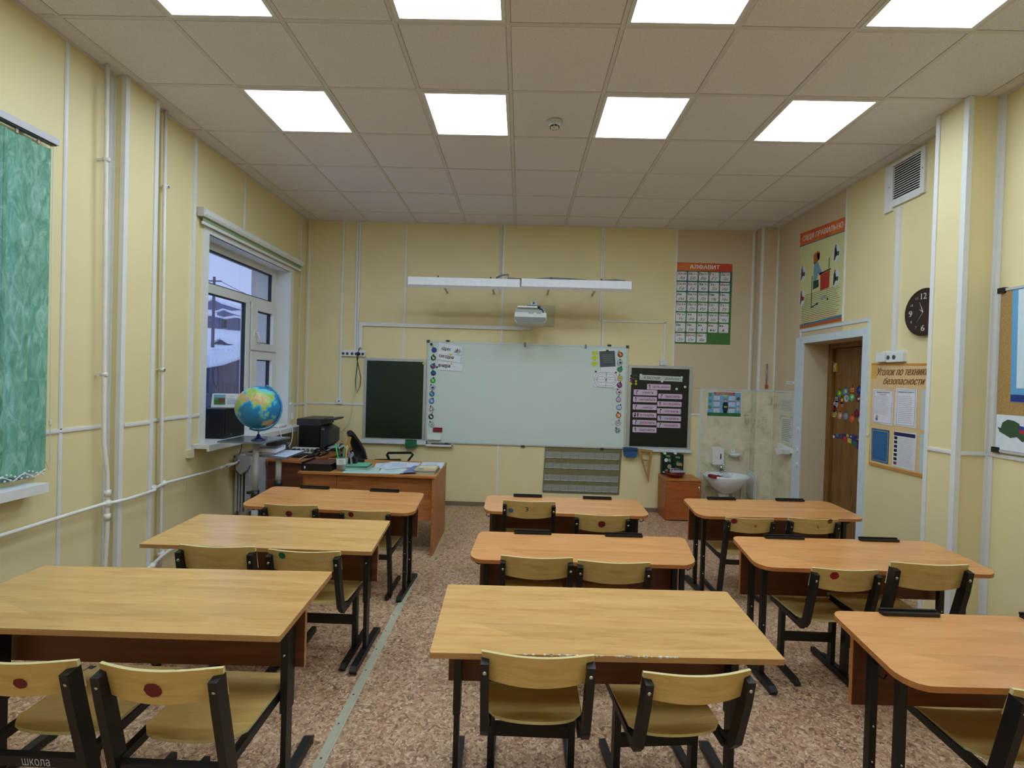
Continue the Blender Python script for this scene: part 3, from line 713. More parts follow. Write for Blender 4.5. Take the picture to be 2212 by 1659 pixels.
# ------------------------------------------------------------------ outside: snow slope, sheds and houses
gs = B()
vs = []; fs = []; nx, ny = 26, 26
for i in range(nx):
    for j in range(ny):
        d = 3.0+ (i/(nx-1))**1.6*110; a = math.radians(93+j/(ny-1)*110)
        x = LX-.6+d*math.cos(a); y = 3+d*math.sin(a)
        z = -1.7+.166*max(0, d-14)+random.random()*.12*(d > 6) + .25*math.sin(d*.11+j*.5)*(d > 20)
        vs.append((x, y, z))
for i in range(nx-1):
    for j in range(ny-1): a = i*ny+j; fs.append((a, a+1, a+ny+1, a+ny))
gs.add(vs, fs, SNOW, True); struct(gs, 'ground_snow')
def ray(px, py): return r2*((px-1106)/1053.8)-u2*((py-829.5)/1053.8)+fw
def at(px, py, Y):
    d = ray(px, py); t = Y/d.y; return Vector((t*d.x, Y, t*d.z+CAMZ))
def house(label, a, bb, Y, hazed_wallc, roofc, dep=8, gable=.35, name='house'):  # blue-grey house colours have the haze of distance mixed in
    # a, b: (px, py) of the wall's top-left and bottom-right corner in the photo, built at its real distance
    p = at(*a, Y); q = at(*bb, Y); w = q.x-p.x
    t = thing(name, label, 'building', ((p.x+q.x)/2, Y, q.z), .12)
    f = WM[t.name]; h = p.z-q.z
    b = B(f).box(-w/2, w/2, 0, dep, -3, h, M(*hazed_wallc, .8)); b.build('wall', t)
    g = B(f @ frame((0, 0, 0), (1, 0, 0), (0, 0, 1), (0, -1, 0))); g.prism([(-w/2, h), (w/2, h), (0, h+w*gable)], -dep, 0, M(*hazed_wallc, .8)); g.build('gable', t)
    r = B(f @ frame((0, 0, 0), (1, 0, 0), (0, 0, 1), (0, -1, 0)))
    k = .1; r.prism([(-w*.56, h-w*gable*.12), (0, h+w*gable), (0, h+w*gable+w*k), (-w*.56, h-w*gable*.12+w*k)], -dep-.5, .5, SNOW); r.prism([(w*.56, h-w*gable*.12), (0, h+w*gable), (0, h+w*gable+w*k), (w*.56, h-w*gable*.12+w*k)], -dep-.5, .5, SNOW)
    r.build('snowy_roof', t)
    wi = B(f); wi.box(-w*.12, w*.12, -.05, 0, h*.35, h*.75, M(90, 96, 120)); wi.build('window', t)
house('haze-tinted blue-grey gabled house highest on the snowy slope', (446, 655), (478, 668), 82, (96, 110, 150), SNOW, 8, .25)
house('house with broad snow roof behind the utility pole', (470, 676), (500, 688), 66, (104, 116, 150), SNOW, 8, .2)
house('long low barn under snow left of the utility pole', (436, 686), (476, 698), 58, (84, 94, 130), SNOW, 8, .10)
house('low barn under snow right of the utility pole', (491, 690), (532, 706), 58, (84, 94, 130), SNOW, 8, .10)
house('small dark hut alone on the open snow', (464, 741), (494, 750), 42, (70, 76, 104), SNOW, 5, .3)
# near shed with a corrugated lean-to roof edge
t = thing('shed', 'big dark blue-grey shed close outside the window with snowy roof', 'building', (-9.5, 14.4, -1))
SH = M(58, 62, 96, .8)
p0 = at(425, 800, 14); p1 = at(560, 752, 14)
FSH = frame((0, 14, 0), (1, 0, 0), (0, 0, 1), (0, -1, 0))
B(FSH).prism([(p0.x-1.5, -2.4), (p1.x, -2.4), (p1.x, p1.z-.1), (-8.6, 1.75), (p0.x-1.5, p0.z-.25)], -4, 0, SH).build('wall', t)
b = B(FSH)
for k in range(26):
    x = p0.x-1.3+k*.12; b.box(x, x+.03, -2.3, 1.2, 0, .02, M(48, 52, 84, .8))
b.build('wall_batten', t)
b = B(FSH); pts = [(p0.x-1.5, p0.z-.25), (-8.6, 1.75), (p1.x, p1.z-.1)]
for k in range(40):
    q = k/39; x = pts[0][0]+(pts[2][0]-pts[0][0])*q
    z = pts[0][1]+(pts[1][1]-pts[0][1])*(x-pts[0][0])/(pts[1][0]-pts[0][0]) if x < pts[1][0] else pts[1][1]+(pts[2][1]-pts[1][1])*(x-pts[1][0])/(pts[2][0]-pts[1][0])
    b.tube([(x, z, .12), (x, z+.28, -2.0)], .05, SNOW, 6)
b.prism([(pts[0][0], pts[0][1]), (pts[1][0], pts[1][1]), (pts[2][0], pts[2][1]), (pts[2][0], pts[2][1]+.45), (pts[1][0], pts[1][1]+.45), (pts[0][0], pts[0][1]+.75)], -4, .05, SNOW)
b.build('snowy_roof', t)
q = at(551, 828, 13.95); q2 = at(557, 810, 13.95); B(FSH).box(q.x, q2.x, q.z, q2.z, .04, .07, M(190, 200, 230, .4)).build('window', t)
# snow mound against the shed
b = B(); b.ball((-7.9, 9.9, -.9), 1.15, SNOW, 16, (1.2, 1, .95)); single(b, 'snow_mound', 'rounded mound of snow close outside the far window', 'snow')
# utility pole with wires
t = thing('utility_pole', 'thin wooden utility pole on the snowy slope', 'utility pole', tuple(at(460, 748, 40)))
pa = at(459, 760, 40); pb = at(463, 598, 40)
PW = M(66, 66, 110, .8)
B().tube([pa, pb], .17, PW, 8, rr_=[.13, .10]).build('pole', t)
pc = at(463, 607, 40); B().tube([pc-Vector((.6, 0, 0)), pc+Vector((.6, 0, 0))], .06, PW, 6).build('crossarm', t)
b = B()
for e in ((430, 615), ): b.tube([pc+Vector((-.5, 0, 0)), at(*e, 38)], .025, PW, 5)
b.tube([pc+Vector((.5, 0, 0)), at(520, 630, 44), at(600, 665, 60)], .025, PW, 5); b.build('wire', t)
# ------------------------------------------------------------------ things on the front wall
FM = plain('board_frame_alu', (188, 194, 198), .35, .5, var=.04)
def board(name, label, cat, u0, u1, v0, v1, face, fmat, fwid, n=.018, tray=None, n0=.0):
    t = thing(name, label, cat, ((u0+u1)/2, FW, v0))
    B(FF).box(u0+fwid*.6, u1-fwid*.6, v0+fwid*.6, v1-fwid*.6, n0+.002, n0+n-.004, face).build('surface', t)
    b = B(FF)
    for e in ((u0, u0+fwid, v0, v1), (u1-fwid, u1, v0, v1), (u0+fwid, u1-fwid, v0, v0+fwid), (u0+fwid, u1-fwid, v1-fwid, v1)): b.box(*e, n0, n0+n, fmat)
    b.build('frame', t)
    return t
t = board('chalkboard', 'empty green chalkboard with aluminium frame left of the whiteboard', 'chalkboard', -1.912, -1.152, .765, 1.772, GREENB, FM, .032)
B(FF).box(-1.925, -1.13, .735, .775, .0, .05, M(206, 218, 224, .35)).box(-1.925, -1.13, .775, .785, .042, .05, M(206, 218, 224, .35)).build('chalk_tray', t)
t = board('chalkboard', 'green chalkboard covered with word cards right of the whiteboard', 'chalkboard', 1.302, 2.066, .76, 1.778, M(20, 28, 22, .35), FM, .034)
b = B(FF).box(1.31, 2.075, .74, .772, .0, .05, M(206, 218, 224, .35)); 
for k in range(6): b.disc(1.5+k*.1, .755, .004, .05, .0505, BLACKP, 8)
b.build('chalk_tray', t)
t = board('whiteboard', 'large white magnetic whiteboard in the middle of the front wall', 'whiteboard', -1.142, 1.284, .757, 1.998, WBOARD, M(196, 206, 208, .35, .3), .018, .02)
for u, v in ((-1.142, 1.998), (1.284, 1.998), (-1.142, .757), (1.284, .757)):
    B(FF).box(u-.012 if u < 0 else u-.022, u+.022 if u < 0 else u+.012, v-.022 if v > 1 else v-.012, v+.012 if v > 1 else v+.022, .0, .023, M(60, 62, 66)).build('corner_cap', t)
for u, v in ((-.9, 2.003), (1.06, 2.003), (-.88, .75), (.05, .75), (1.01, .75)): B(FF).box(u-.022, u+.022, v-.012, v+.012, 0, .022, M(46, 48, 50)).build('clip', t)
for u in (.04, .775): B(FF).rrect(u-.012, u+.012, 1.955, 2.01, .01, .02, .026, M(130, 138, 134)).build('hook', t)
t = thing('marker_tray', 'white pen tray with markers below the left end of the whiteboard', 'tray', (-.97, FW-.03, .72))
B(FF).box(-1.128, -.805, .722, .732, 0, .06, WHITE).box(-1.128, -.805, .732, .745, .055, .06, WHITE).box(-.812, -.805, .715, .75, 0, .06, WHITE).build('tray', t)
for k, (u, c) in enumerate([(-1.02, (30, 30, 34)), (-.93, (20, 20, 24)), (-.875, (24, 24, 30))]):
    single(B().tube([(u-.045, FW-.032, .7425), (u+.045, FW-.032, .7425)], .0095, M(*c)), 'marker_pen', ['black-capped marker at the left of the pen tray', 'thick dark marker in the middle of the pen tray', 'dark marker nearest the free end of the pen tray'][k], 'marker', 'markers on the pen tray')
# stickers baubles on the whiteboard
BL = [(-1.062, 1.889, (20, 40, 130), (40, 80, 190), 'royal blue glossy bauble'), (-1.070, 1.793, (16, 50, 40), (190, 200, 150), 'dark green masked bauble'), (-1.073, 1.692, (30, 70, 130), (180, 40, 70), 'blue bauble with a pink centre'), (-1.065, 1.608, (14, 20, 90), (50, 130, 200), 'navy bauble with light blue base'), (-1.068, 1.517, (60, 160, 50), (140, 220, 110), 'bright green bauble'), (-1.072, 1.433, (180, 190, 220), (40, 40, 50), 'pale lilac bauble with dark dot'), (-1.075, 1.354, (40, 110, 160), (90, 160, 200), 'steel blue bauble'), (-1.078, 1.269, (90, 130, 190), (190, 210, 235), 'light blue oval bauble'), (-1.076, 1.168, (220, 220, 220), (130, 30, 40), 'white bauble with red and black spots'), (-1.079, 1.077, (30, 30, 70), (200, 220, 190), 'dark bow-shaped bauble'), (-1.070, .981, (190, 200, 210), (150, 170, 130), 'pale bauble outlined in black')]
BR = [(1.194, 1.898, (150, 50, 30), (220, 150, 60), 'orange and red bauble'), (1.192, 1.802, (170, 195, 215), (110, 30, 30), 'pale blue bauble with a red bow'), (1.194, 1.719, (40, 150, 80), (40, 130, 140), 'green and teal striped bauble'), (1.198, 1.612, (210, 200, 110), (120, 50, 30), 'yellow bauble with a face'), (1.195, 1.528, (110, 30, 120), (150, 90, 160), 'purple bauble'), (1.192, 1.444, (200, 210, 215), (170, 40, 40), 'white bauble with a red cap'), (1.189, 1.354, (190, 150, 190), (220, 200, 225), 'pink striped bauble'), (1.198, 1.259, (150, 165, 205), (220, 225, 240), 'light blue zigzag bauble'), (1.195, 1.164, (200, 110, 40), (230, 210, 180), 'orange bauble'), (1.193, 1.069, (205, 210, 212), (120, 120, 125), 'white striped bauble'), (1.190, .979, (190, 200, 190), (40, 60, 90), 'white bauble with green and blue dots')]
for side, L in (('left', BL), ('right', BR)):
    for k, (u, v, c1, c2, ds) in enumerate(L):
        t = thing('paper_bauble', 'cut-out %s on the %s whiteboard edge' % (ds, side), 'decoration', (u, FW-.02, v-.03), 0, 'cut-out baubles along the %s whiteboard edge' % side)
        r = .032; a = (k*37 % 5-2)*.25
        rv = r*(1.12 if 'oval' in ds else 1)
        B(FF).disc(u, v, r, .0205, .0225, M(24, 24, 30), 20, rv).disc(u, v, r*.9, .0225, .0232, M(*c1, .4), 20, rv*.9).build('ball', t)
        b = B(FF); cx, cy = u+math.sin(a)*r*1.15, v+math.cos(a)*r*1.15
        b.disc(cx, cy, .009, .0205, .0228, M(24, 24, 30) if k % 3 else M(150, 130, 50), 8)
        if k % 3 == 0: b.tube([(cx, cy, .022), (cx+math.sin(a+.4)*.025, cy+.025, .022)], .0022, M(70, 70, 40), 5)
        b.build('hanger', t)
        b = B(FF)
        if 'stripe' in ds or 'base' in ds or 'glossy' in ds or 'zigzag' in ds:
            for q in (-.4, .1): b.prism([(u-r*.7, v+r*q), (u+r*.7, v+r*(q+.25)), (u+r*.65, v+r*(q+.5)), (u-r*.65, v+r*(q+.2))], .0232, .0238, M(*c2, .4))
        elif 'spots' in ds or 'dots' in ds:
            for q in range(6): b.disc(u+r*.55*math.cos(q*1.1), v+r*.55*math.sin(q*1.1), .007, .0232, .0238, M(*(c2 if q % 2 else (30, 30, 34)), .4), 8)
        elif 'face' in ds:
            for q in (-1, 1): b.disc(u+q*.01, v-.005, .006, .0232, .0238, M(*c2), 8)
            b.prism([(u-.026, v+.012), (u+.026, v+.006), (u+.026, v+.011), (u-.026, v+.017)], .0232, .0238, M(150, 110, 50))
        else:
            b.disc(u+.004, v-.002, r*.45, .0232, .0238, M(*c2, .4), 12); b.disc(u-.01, v+.012, r*.2, .0232, .0239, M(220, 220, 220), 8)
        b.build('marking', t)
def sheet(fr, name, label, cat, pts, mat, n0=.0205, th=.0015, group=None, loc=None):
    b = B(fr); b.prism(pts, n0, n0+th, mat)
    cx = sum(p[0] for p in pts)/len(pts); cy = min(p[1] for p in pts)
    w = fr @ Vector((cx, cy, n0))
    t = thing(name, label, cat, tuple(w), 0, group); b.build('sheet', t); return t
INK = M(20, 20, 26, .7)
t = sheet(FF, 'word_card', 'white word card reading адрес with a small drawing, top left of whiteboard', 'card', [(-1.004, 1.985), (-.722, 1.940), (-.728, 1.838), (-1.008, 1.856)], PAPER, group='word cards on the whiteboard')
B(FF).text('а́дрес', -.915, 1.905, .115, .052, .0223, INK, rot=-.12, bold=.0015).build('lettering', t)
b = B(FF)
for k, (u, v, c) in enumerate([(-.80, 1.885, (150, 150, 150)), (-.78, 1.895, (110, 110, 80)), (-.755, 1.89, (150, 160, 180)), (-.77, 1.875, (170, 175, 190))]): b.prism([(u-.022, v-.02), (u+.022, v-.024), (u+.004, v+.024)], .0222, .0224+k*.0001, M(*c))
b.build('drawing', t)
t = sheet(FF, 'word_card', 'white word card reading сегодня, the tilted middle card', 'card', [(-1.016, 1.872), (-.735, 1.825), (-.742, 1.738), (-1.022, 1.776)], PAPER, .0225, group='word cards on the whiteboard')
B(FF).text('сего́дня', -.912, 1.812, .18, .055, .0243, INK, rot=-.13, bold=.0015).build('lettering', t)
t = sheet(FF, 'word_card', 'white word card reading вчера, lowest of the three', 'card', [(-1.013, 1.757), (-.706, 1.733), (-.712, 1.640), (-1.017, 1.650)], PAPER, .0225, group='word cards on the whiteboard')
B(FF).text('вчера́', -.925, 1.70, .155, .062, .0243, INK, rot=-.03, bold=.0022).build('lettering', t)
def magnet(u, v, c, label, n=.0205, r=.014, fr=FF, group='round magnets'):
    b = B(fr).disc(u, v, r, n, n+.006, M(*c, .35), 14); b.disc(u, v, r*.75, n+.006, n+.008, M(*c, .35), 12)
    return single(b, 'magnet', label, 'magnet', group)
magnet(-.86, 1.838, (210, 196, 50), 'yellow magnet holding the upper two word cards', .0245)
magnet(-.845, 1.727, (206, 192, 50), 'yellow magnet holding the вчера card', .0245, .011)
magnet(-1.022, 1.682, (18, 18, 22), 'small black magnet at the left edge of the вчера card', .0205, .012)
magnet(-1.098, 1.957, (20, 20, 24), 'black magnet in the top left whiteboard corner', .0205, .016)
magnet(-1.187, 1.723, (206, 180, 50), 'yellow magnet alone on the empty chalkboard', .0145, .015)
# grey poem sheet, stadium drawing, hearts
t = sheet(FF, 'photo_sheet', 'dark grey printed square sheet on white paper under a black magnet', 'sheet', [(.925, 1.945), (1.132, 1.960), (1.162, 1.672), (.965, 1.690)], PAPER, .0225)
B(FF).prism([(.938, 1.930), (1.125, 1.942), (1.142, 1.752), (.955, 1.738)], .024, .0246, M(72, 84, 84)).build('dark_print', t)
b = B(FF)
for k in range(5): b.quad([(.975+.004*k, 1.885-.022*k, .0249), (1.10+.004*k, 1.893-.022*k, .0249), (1.10+.004*k, 1.897-.022*k, .0249), (.975+.004*k, 1.889-.022*k, .0249)], M(120, 140, 150))
b.build('print_lines', t)
magnet(1.035, 1.938, (14, 24, 36), 'black magnet on the dark grey sheet', .0248, .015)
t = sheet(FF, 'drawing_sheet', 'white sheet with an oval running-track diagram, right side of whiteboard', 'sheet', [(.884, 1.688), (1.186, 1.700), (1.182, 1.487), (.884, 1.500)], PAPER, .0205)
b = B(FF)
def ring(u, v, a, c, r, w, n, mat, seg=10):
    o = rr(u-a, u+a, v-c, v+c, r, seg); i_ = rr(u-a+w, u+a-w, v-c+w, v+c-w, max(.004, r-w), seg); k = len(o)
    b.add([(p[0], p[1], n) for p in o+i_], [(j, (j+1) % k, k+(j+1) % k, k+j) for j in range(k)], mat)
INK2 = M(50, 54, 66)
ring(1.035, 1.588, .143, .092, .085, .003, .0222, INK2); ring(1.035, 1.588, .120, .072, .068, .003, .0222, M(70, 90, 130))
ring(.975, 1.59, .054, .036, .036, .003, .0222, INK2); ring(1.09, 1.588, .054, .036, .036, .003, .0222, INK2)
b.box(.892, 1.178, 1.5885, 1.5905, .022, .0223, INK2).box(1.030, 1.034, 1.497, 1.68, .022, .0224, INK2).disc(1.032, 1.589, .006, .022, .0226, INK, 10)
b.build('track_lines', t)
magnet(.905, 1.683, (140, 34, 30), 'dark red magnet at the left corner of the track diagram', .0222, .012)
magnet(1.146, 1.680, (140, 34, 30), 'dark red magnet at the right corner of the track diagram', .0222, .012)
def heart(u, v, s):
    out = []
    for k in range(24):
        a = 2*PI*k/24; out.append((u+s*math.sin(a)**3, v+s*(.8125*math.cos(a)-.3125*math.cos(2*a)-.125*math.cos(3*a)-.06*math.cos(4*a))))
    return out
for v, ds in ((1.905, 'topmost'), (1.845, 'middle'), (1.775, 'lowest')):
    single(B(FF).prism(heart(.888, v, .036), .0205, .0225, M(200, 214, 40)), 'paper_heart', 'lime yellow paper heart, %s of the three on the whiteboard' % ds, 'sticky note', 'paper hearts on the whiteboard')
# sponges and eraser
b = B(FF); b.rrect(-1.116, -.945, .80, .862, .014, .0205, .05, M(222, 232, 230)); single(b, 'board_eraser', 'white rounded magnetic eraser in the lower left whiteboard corner', 'eraser')
b = B(FF); b.rrect(-1.048, -.935, .893, .948, .006, .0205, .032, M(128, 26, 32)); single(b, 'board_eraser', 'dark red magnetic eraser above the white one', 'eraser')
t = thing('sponge', 'green cloth sponge hung over the chalk tray of the empty chalkboard', 'sponge', (-1.305, FW-.05, .68))
b = B(FF); b.rrect(-1.375, -1.238, .70, .79, .008, .052, .066, M(36, 104, 68)); b.box(-1.375, -1.238, .785, .792, .012, .066, M(36, 104, 68)); b.rrect(-1.372, -1.242, .690, .702, .004, .055, .064, M(28, 84, 54)); b.disc(-1.34, .72, .007, .066, .0664, M(16, 40, 26), 8); b.build('cloth', t)
t = thing('cleaning_cloth', 'blue folded cloth hanging at the left end of the right chalk tray', 'cloth', (1.335, FW-.05, .65))
b = B(FF); b.prism([(1.255, .775), (1.30, .783), (1.355, .786), (1.428, .775), (1.420, .675), (1.40, .665), (1.30, .662), (1.268, .68)], .052, .072, M(44, 84, 122, .9)); b.prism([(1.25, .775), (1.42, .785), (1.42, .755), (1.258, .742)], .0725, .08, M(36, 70, 104, .9)); b.build('cloth', t)
# cards on the right chalkboard
t = sheet(FF, 'heading_strip', 'lined paper strip with the handwritten heading Классная работа', 'card', [(1.435, 1.662), (1.952, 1.652), (1.952, 1.590), (1.436, 1.600)], M(196, 206, 198), .0145)
b = B(FF).text('Классная', 1.585, 1.632, .19, .042, .0163, INK, shear=.35, rot=-.015).text('работа', 1.83, 1.622, .16, .036, .0163, INK, shear=.35, rot=-.015); b.build('lettering', t)
b = B(FF)
for q in range(3): b.quad([(1.44, 1.612+q*.016, .0162), (1.95, 1.604+q*.016, .0162), (1.95, 1.605+q*.016, .0162), (1.44, 1.613+q*.016, .0162)], M(120, 140, 130))
b.build('ruled_line', t)
PINK = M(206, 184, 206); PUR = M(110, 30, 84); 
CD = [('ЦЕЛЬ УРОКА', 1.528, 1.812, 1.553, 1.487), ('УЗНАТЬ...', 1.370, 1.654, 1.482, 1.415), ('НАУЧИТЬСЯ...', 1.366, 1.652, 1.396, 1.331), ('НАЙТИ...', 1.364, 1.653, 1.302, 1.240), ('УГЛУБИТЬ...', 1.366, 1.654, 1.206, 1.146), ('ЗАКРЕПИТЬ...', 1.368, 1.654, 1.115, 1.056), ('ПОВТОРИТЬ...', 1.371, 1.660, 1.030, .965), ('ВЫЯСНИТЬ...', 1.668, 1.956, 1.440, 1.380), ('ИССЛЕДОВАТЬ...', 1.659, 1.950, 1.348, 1.285), ('УТОЧНИТЬ...', 1.660, 1.946, 1.263, 1.198), ('СРАВНИТЬ...', 1.667, 1.950, 1.173, 1.113), ('ОБОБЩИТЬ...', 1.660, 1.946, 1.090, 1.030)]
PLC = ['single heading card on top', 'left column, first', 'left column, second', 'left column, third', 'left column, fourth', 'left column, fifth', 'left column, lowest', 'right column, first', 'right column, second', 'right column, third', 'right column, fourth', 'right column, lowest']
for k, (tx, u0, u1, v1, v0) in enumerate(CD):
    t = sheet(FF, 'lesson_card', 'pale pink lesson card reading %s, %s' % (tx.replace('...', ''), PLC[k]), 'card', rr(u0, u1, v0, v1, .008, 3), PINK, .0145, group='lesson cards on the right chalkboard')
    ln = len(tx.replace('...', '')); w = min(.18, .0185*ln)
    B(FF).text(tx, (u0+u1)/2+.03, (v0+v1)/2-.002, w+.02, .026, .0163, M(56, 30, 60) if k in (1, 3, 4, 6) else PUR, bold=.0006).build('lettering', t)
    b = B(FF); x = u0+.035; y = (v0+v1)/2
    b.box(x-.004, x+.004, y-.022, y+.008, .016, .0163, M(60, 50, 80)); b.disc(x+(.008 if k % 2 else -.004), y+.016, .009, .016, .0164, M(40, 36, 60), 8)
    if k == 4: b.box(x+.02, x+.035, y-.02, y+.022, .016, .0164, M(100, 30, 70)).disc(x-.008, y-.01, .014, .016, .0163, M(30, 30, 70), 8)
    if k in (5, 10): b.box(x+.006, x+.04, y-.016, y+.02, .016, .0163, M(160, 180, 226))
    b.build('icon', t)
mc = {'b': (16, 26, 110), 'g': (14, 80, 50), 'r': (150, 26, 40), 'y': (210, 190, 40)}
gr = [(1.334, 1.645, 'b', 'first row'), (1.362, 1.645, 'g', 'first row, middle'), (1.394, 1.645, 'g', 'first row, end'), (1.331, 1.612, 'g', 'second row, left'), (1.362, 1.610, 'r', 'second row'), (1.392, 1.612, 'g', 'second row, end'), (1.333, 1.582, 'r', 'third row'), (1.362, 1.580, 'b', 'third row'), (1.394, 1.582, 'y', 'third row'), (1.333, 1.549, 'y', 'fourth row, left'), (1.364, 1.550, 'g', 'fourth row, middle'), (1.395, 1.550, 'y', 'fourth row, end')]
cn = {'b': 'blue', 'g': 'green', 'r': 'red', 'y': 'yellow'}
for u, v, c, ds in gr: magnet(u, v, mc[c], '%s magnet in the cluster beside the heading strip, %s' % (cn[c], ds), .0145, .0135, group='coloured magnets in a cluster')
for u, v, ds in ((1.450, 1.660, 'left top end of the heading strip'), (1.940, 1.645, 'right top end of the heading strip'), (1.706, 1.590, 'bottom middle of the heading strip'), (1.884, 1.502, 'lower, in the open area right of the first card'), (1.984, 1.530, 'higher, near the right frame of the board')):
    magnet(u, v, (220, 222, 218), 'white magnet, %s' % ds, .0165, .0145, group='white magnets on the chalkboard')
# alphabet poster
t = sheet(FF, 'alphabet_poster', 'АЛФАВИТ poster with 33 printed and handwritten letter cards', 'poster', [(1.834, 3.032), (2.508, 3.026), (2.512, 2.054), (1.840, 2.052)], M(60, 116, 50), .002, .002)
U0, U1, V0, V1 = 1.838, 2.508, 2.054, 3.026
b = B(FF); 
gr_m, nt, bs = newmat('poster_orange'); cxx = ramp(nt, N(nt, 'ShaderNodeSeparateXYZ').outputs[0], [(0, C(214, 110, 44)), (1, C(190, 50, 40))])
vo = noise(nt, coords(nt, (1, 1, 1)), 3); nt.links.new(ramp(nt, vo, [(.35, C(216, 120, 44)), (.6, C(198, 58, 40))]), bs.inputs['Base Color'])
b.quad([(1.836, 2.933, .0045), (2.5085, 2.930, .0045), (2.508, 3.026, .0045), (1.834, 3.032, .0045)], gr_m)
b.build('title_band', t); b = B(FF)
b.quad([(1.8365, 2.93, .0044), (2.509, 2.927, .0044), (2.5105, 2.65, .0044), (1.838, 2.65, .0044)], M(30, 96, 96)); b.build('coloured_band', t)
B(FF).text('АЛФАВИТ', 2.178, 2.982, .355, .052, .0048, M(236, 236, 236), bold=.0016).build('title', t)
LT = ['Аа [а]', 'Бб [бэ]', 'Вв [вэ]', 'Гг [гэ]', 'Дд [дэ]', 'Ее [е]', 'Ёё [ё]', 'Жж [жэ]', 'Зз [зэ]', 'Ии [и]', 'Йй', 'Кк [ка]', 'Лл [эль]', 'Мм', 'Нн [эн]', 'Оо [о]', 'Пп [пэ]', 'Рр [эр]', 'Сс [эс]', 'Тт [тэ]', 'Уу [у]', 'Фф', 'Хх [ха]', 'Цц [цэ]', 'Чч [че]', 'Шш', 'Щщ', 'Ъъ', 'Ыы', 'Ьь', 'Ээ [э]', 'Юю [ю]', 'Яя [я]']
red = 'АЁИОЕУЫЭЮЯ'
for k, l in enumerate(LT):
    c, r = k % 5, k//5
    u = 1.851+c*.1295; v = 2.920-r*.1235
    bb = B(FF); bb.prism(rr(u, u+.115, v-.107, v, .012, 3), .0044, .0056, M(222, 222, 226)); cdp = bb.build('letter_card', t)
    bb = B(FF); big = l.split(' ')[0]
    bb.text(big, u+.032, v-.022, .050, .030, .0059, M(150, 40, 30) if l[0] in red else M(20, 24, 44), bold=.001)
    if ' ' in l: bb.text(l.split(' ')[1], u+.088, v-.023, .040, .022, .0059, INK)
    low = big[1] if big[0] in 'ЪЬ' else big
    bb.text(low, u+.060, v-.075, .060 if len(low) > 1 else .02, .038, .0059, INK, shear=.45)
    if big[0] in 'ЪЬ': bb.box(u+.01, u+.1, v-.1, v-.098, .0056, .006, INK)
    bb.build('lettering', cdp)
# poster above the sink
t = sheet(FF, 'safety_poster', 'blue safety poster with a figure in a dark uniform above the sink', 'poster', [(2.262, 1.482), (2.668, 1.484), (2.671, 1.184), (2.260, 1.184)], M(220, 224, 228), .005, .002)
b = B(FF).box(2.268, 2.662, 1.225, 1.476, .007, .0075, M(110, 170, 210)).box(2.264, 2.667, 1.19, 1.232, .007, .0077, M(40, 110, 60)).box(2.34, 2.59, 1.455, 1.478, .0075, .008, M(170, 50, 44)); b.build('background', t)
for cx in (2.375, 2.555):
    for cy in (1.415, 1.34, 1.262): B(FF).box(cx-.037, cx+.037, cy-.03, cy+.03, .0077, .0081, M(186, 206, 222)).box(cx-.037, cx+.037, cy+.024, cy+.032, .0081, .0084, M(170, 60, 54)).build('text_box', t)
for k, (cx, cy, c) in enumerate([(2.295, 1.445, (110, 140, 60)), (2.295, 1.37, (90, 140, 110)), (2.295, 1.295, (130, 120, 60)), (2.63, 1.405, (110, 80, 60)), (2.63, 1.345, (200, 200, 205)), (2.63, 1.28, (200, 190, 180))]): B(FF).disc(cx, cy, .022, .0077, .0082, M(*c), 10).build('vignette', t)
b = B(FF).text('Безопасность', 2.465, 1.467, .2, .012, .0085, M(230, 226, 226)).box(2.44, 2.505, 1.43, 1.447, .0082, .0086, M(190, 200, 60))
b.disc(2.478, 1.385, .018, .0082, .0088, M(170, 70, 40), 10).disc(2.478, 1.378, .013, .0088, .009, M(214, 170, 140), 10).prism([(2.45, 1.36), (2.505, 1.36), (2.512, 1.29), (2.498, 1.23), (2.458, 1.23), (2.445, 1.29)], .0082, .0088, M(20, 26, 50)).box(2.463, 2.50, 1.296, 1.312, .0088, .009, M(200, 200, 50)).tube([(2.452, 1.35, .009), (2.442, 1.37, .009), (2.440, 1.40, .009)], .004, M(214, 170, 140), 5); b.build('figure', t)
# pocket chart
t = thing('pocket_chart', 'olive fabric wall chart with four rows of clear plastic pockets', 'pocket chart', (.78, FW, .2))
OL = plain('olive_fabric', (118, 114, 76), .9, var=.1, scale=60)
b = B(FF); b.prism([(.324, .769), (1.251, .769), (1.240, .5), (1.231, .2), (.308, .203)], .002, .008, OL); b.build('backing', t)
GRY = M(92, 98, 92)
B(FF).box(.322, 1.252, .762, .772, .008, .011, GRY).box(.306, 1.233, .198, .209, .008, .011, GRY).prism([(.322, .77), (.330, .77), (.314, .2), (.306, .2)], .008, .011, GRY).prism([(1.243, .77), (1.251, .77), (1.233, .2), (1.225, .2)], .008, .011, GRY).build('border', t)
for r, (z1, z0) in enumerate([(.70, .625), (.562, .50), (.42, .352), (.30, .228)]):
    for c in range(9):
        sh = -.011*(3-r)*0; u0 = .328-.004*r+c*.1005; u1 = u0+.097; zz0 = z0-.0015*c*0
        bb = B(FF); n = 5; vs = []
        for i in range(n):
            for j in range(3): vs.append((u0+(u1-u0)*i/(n-1), z0+(z1-z0)*j/2+(random.random()-.5)*.004, .010+.006*math.sin(PI*i/(n-1))*(j/2)+random.random()*.003))
        bb.add(vs, [(i*3+j, i*3+3+j, i*3+4+j, i*3+1+j) for i in range(n-1) for j in range(2)], FILM, True)
        bb.tube([(u0, z0, .013), ((u0+u1)/2, z0-.002, .014), (u1, z0, .013)], .0035, M(206, 210, 214, .2), 5)
        bb.build('pocket', t)
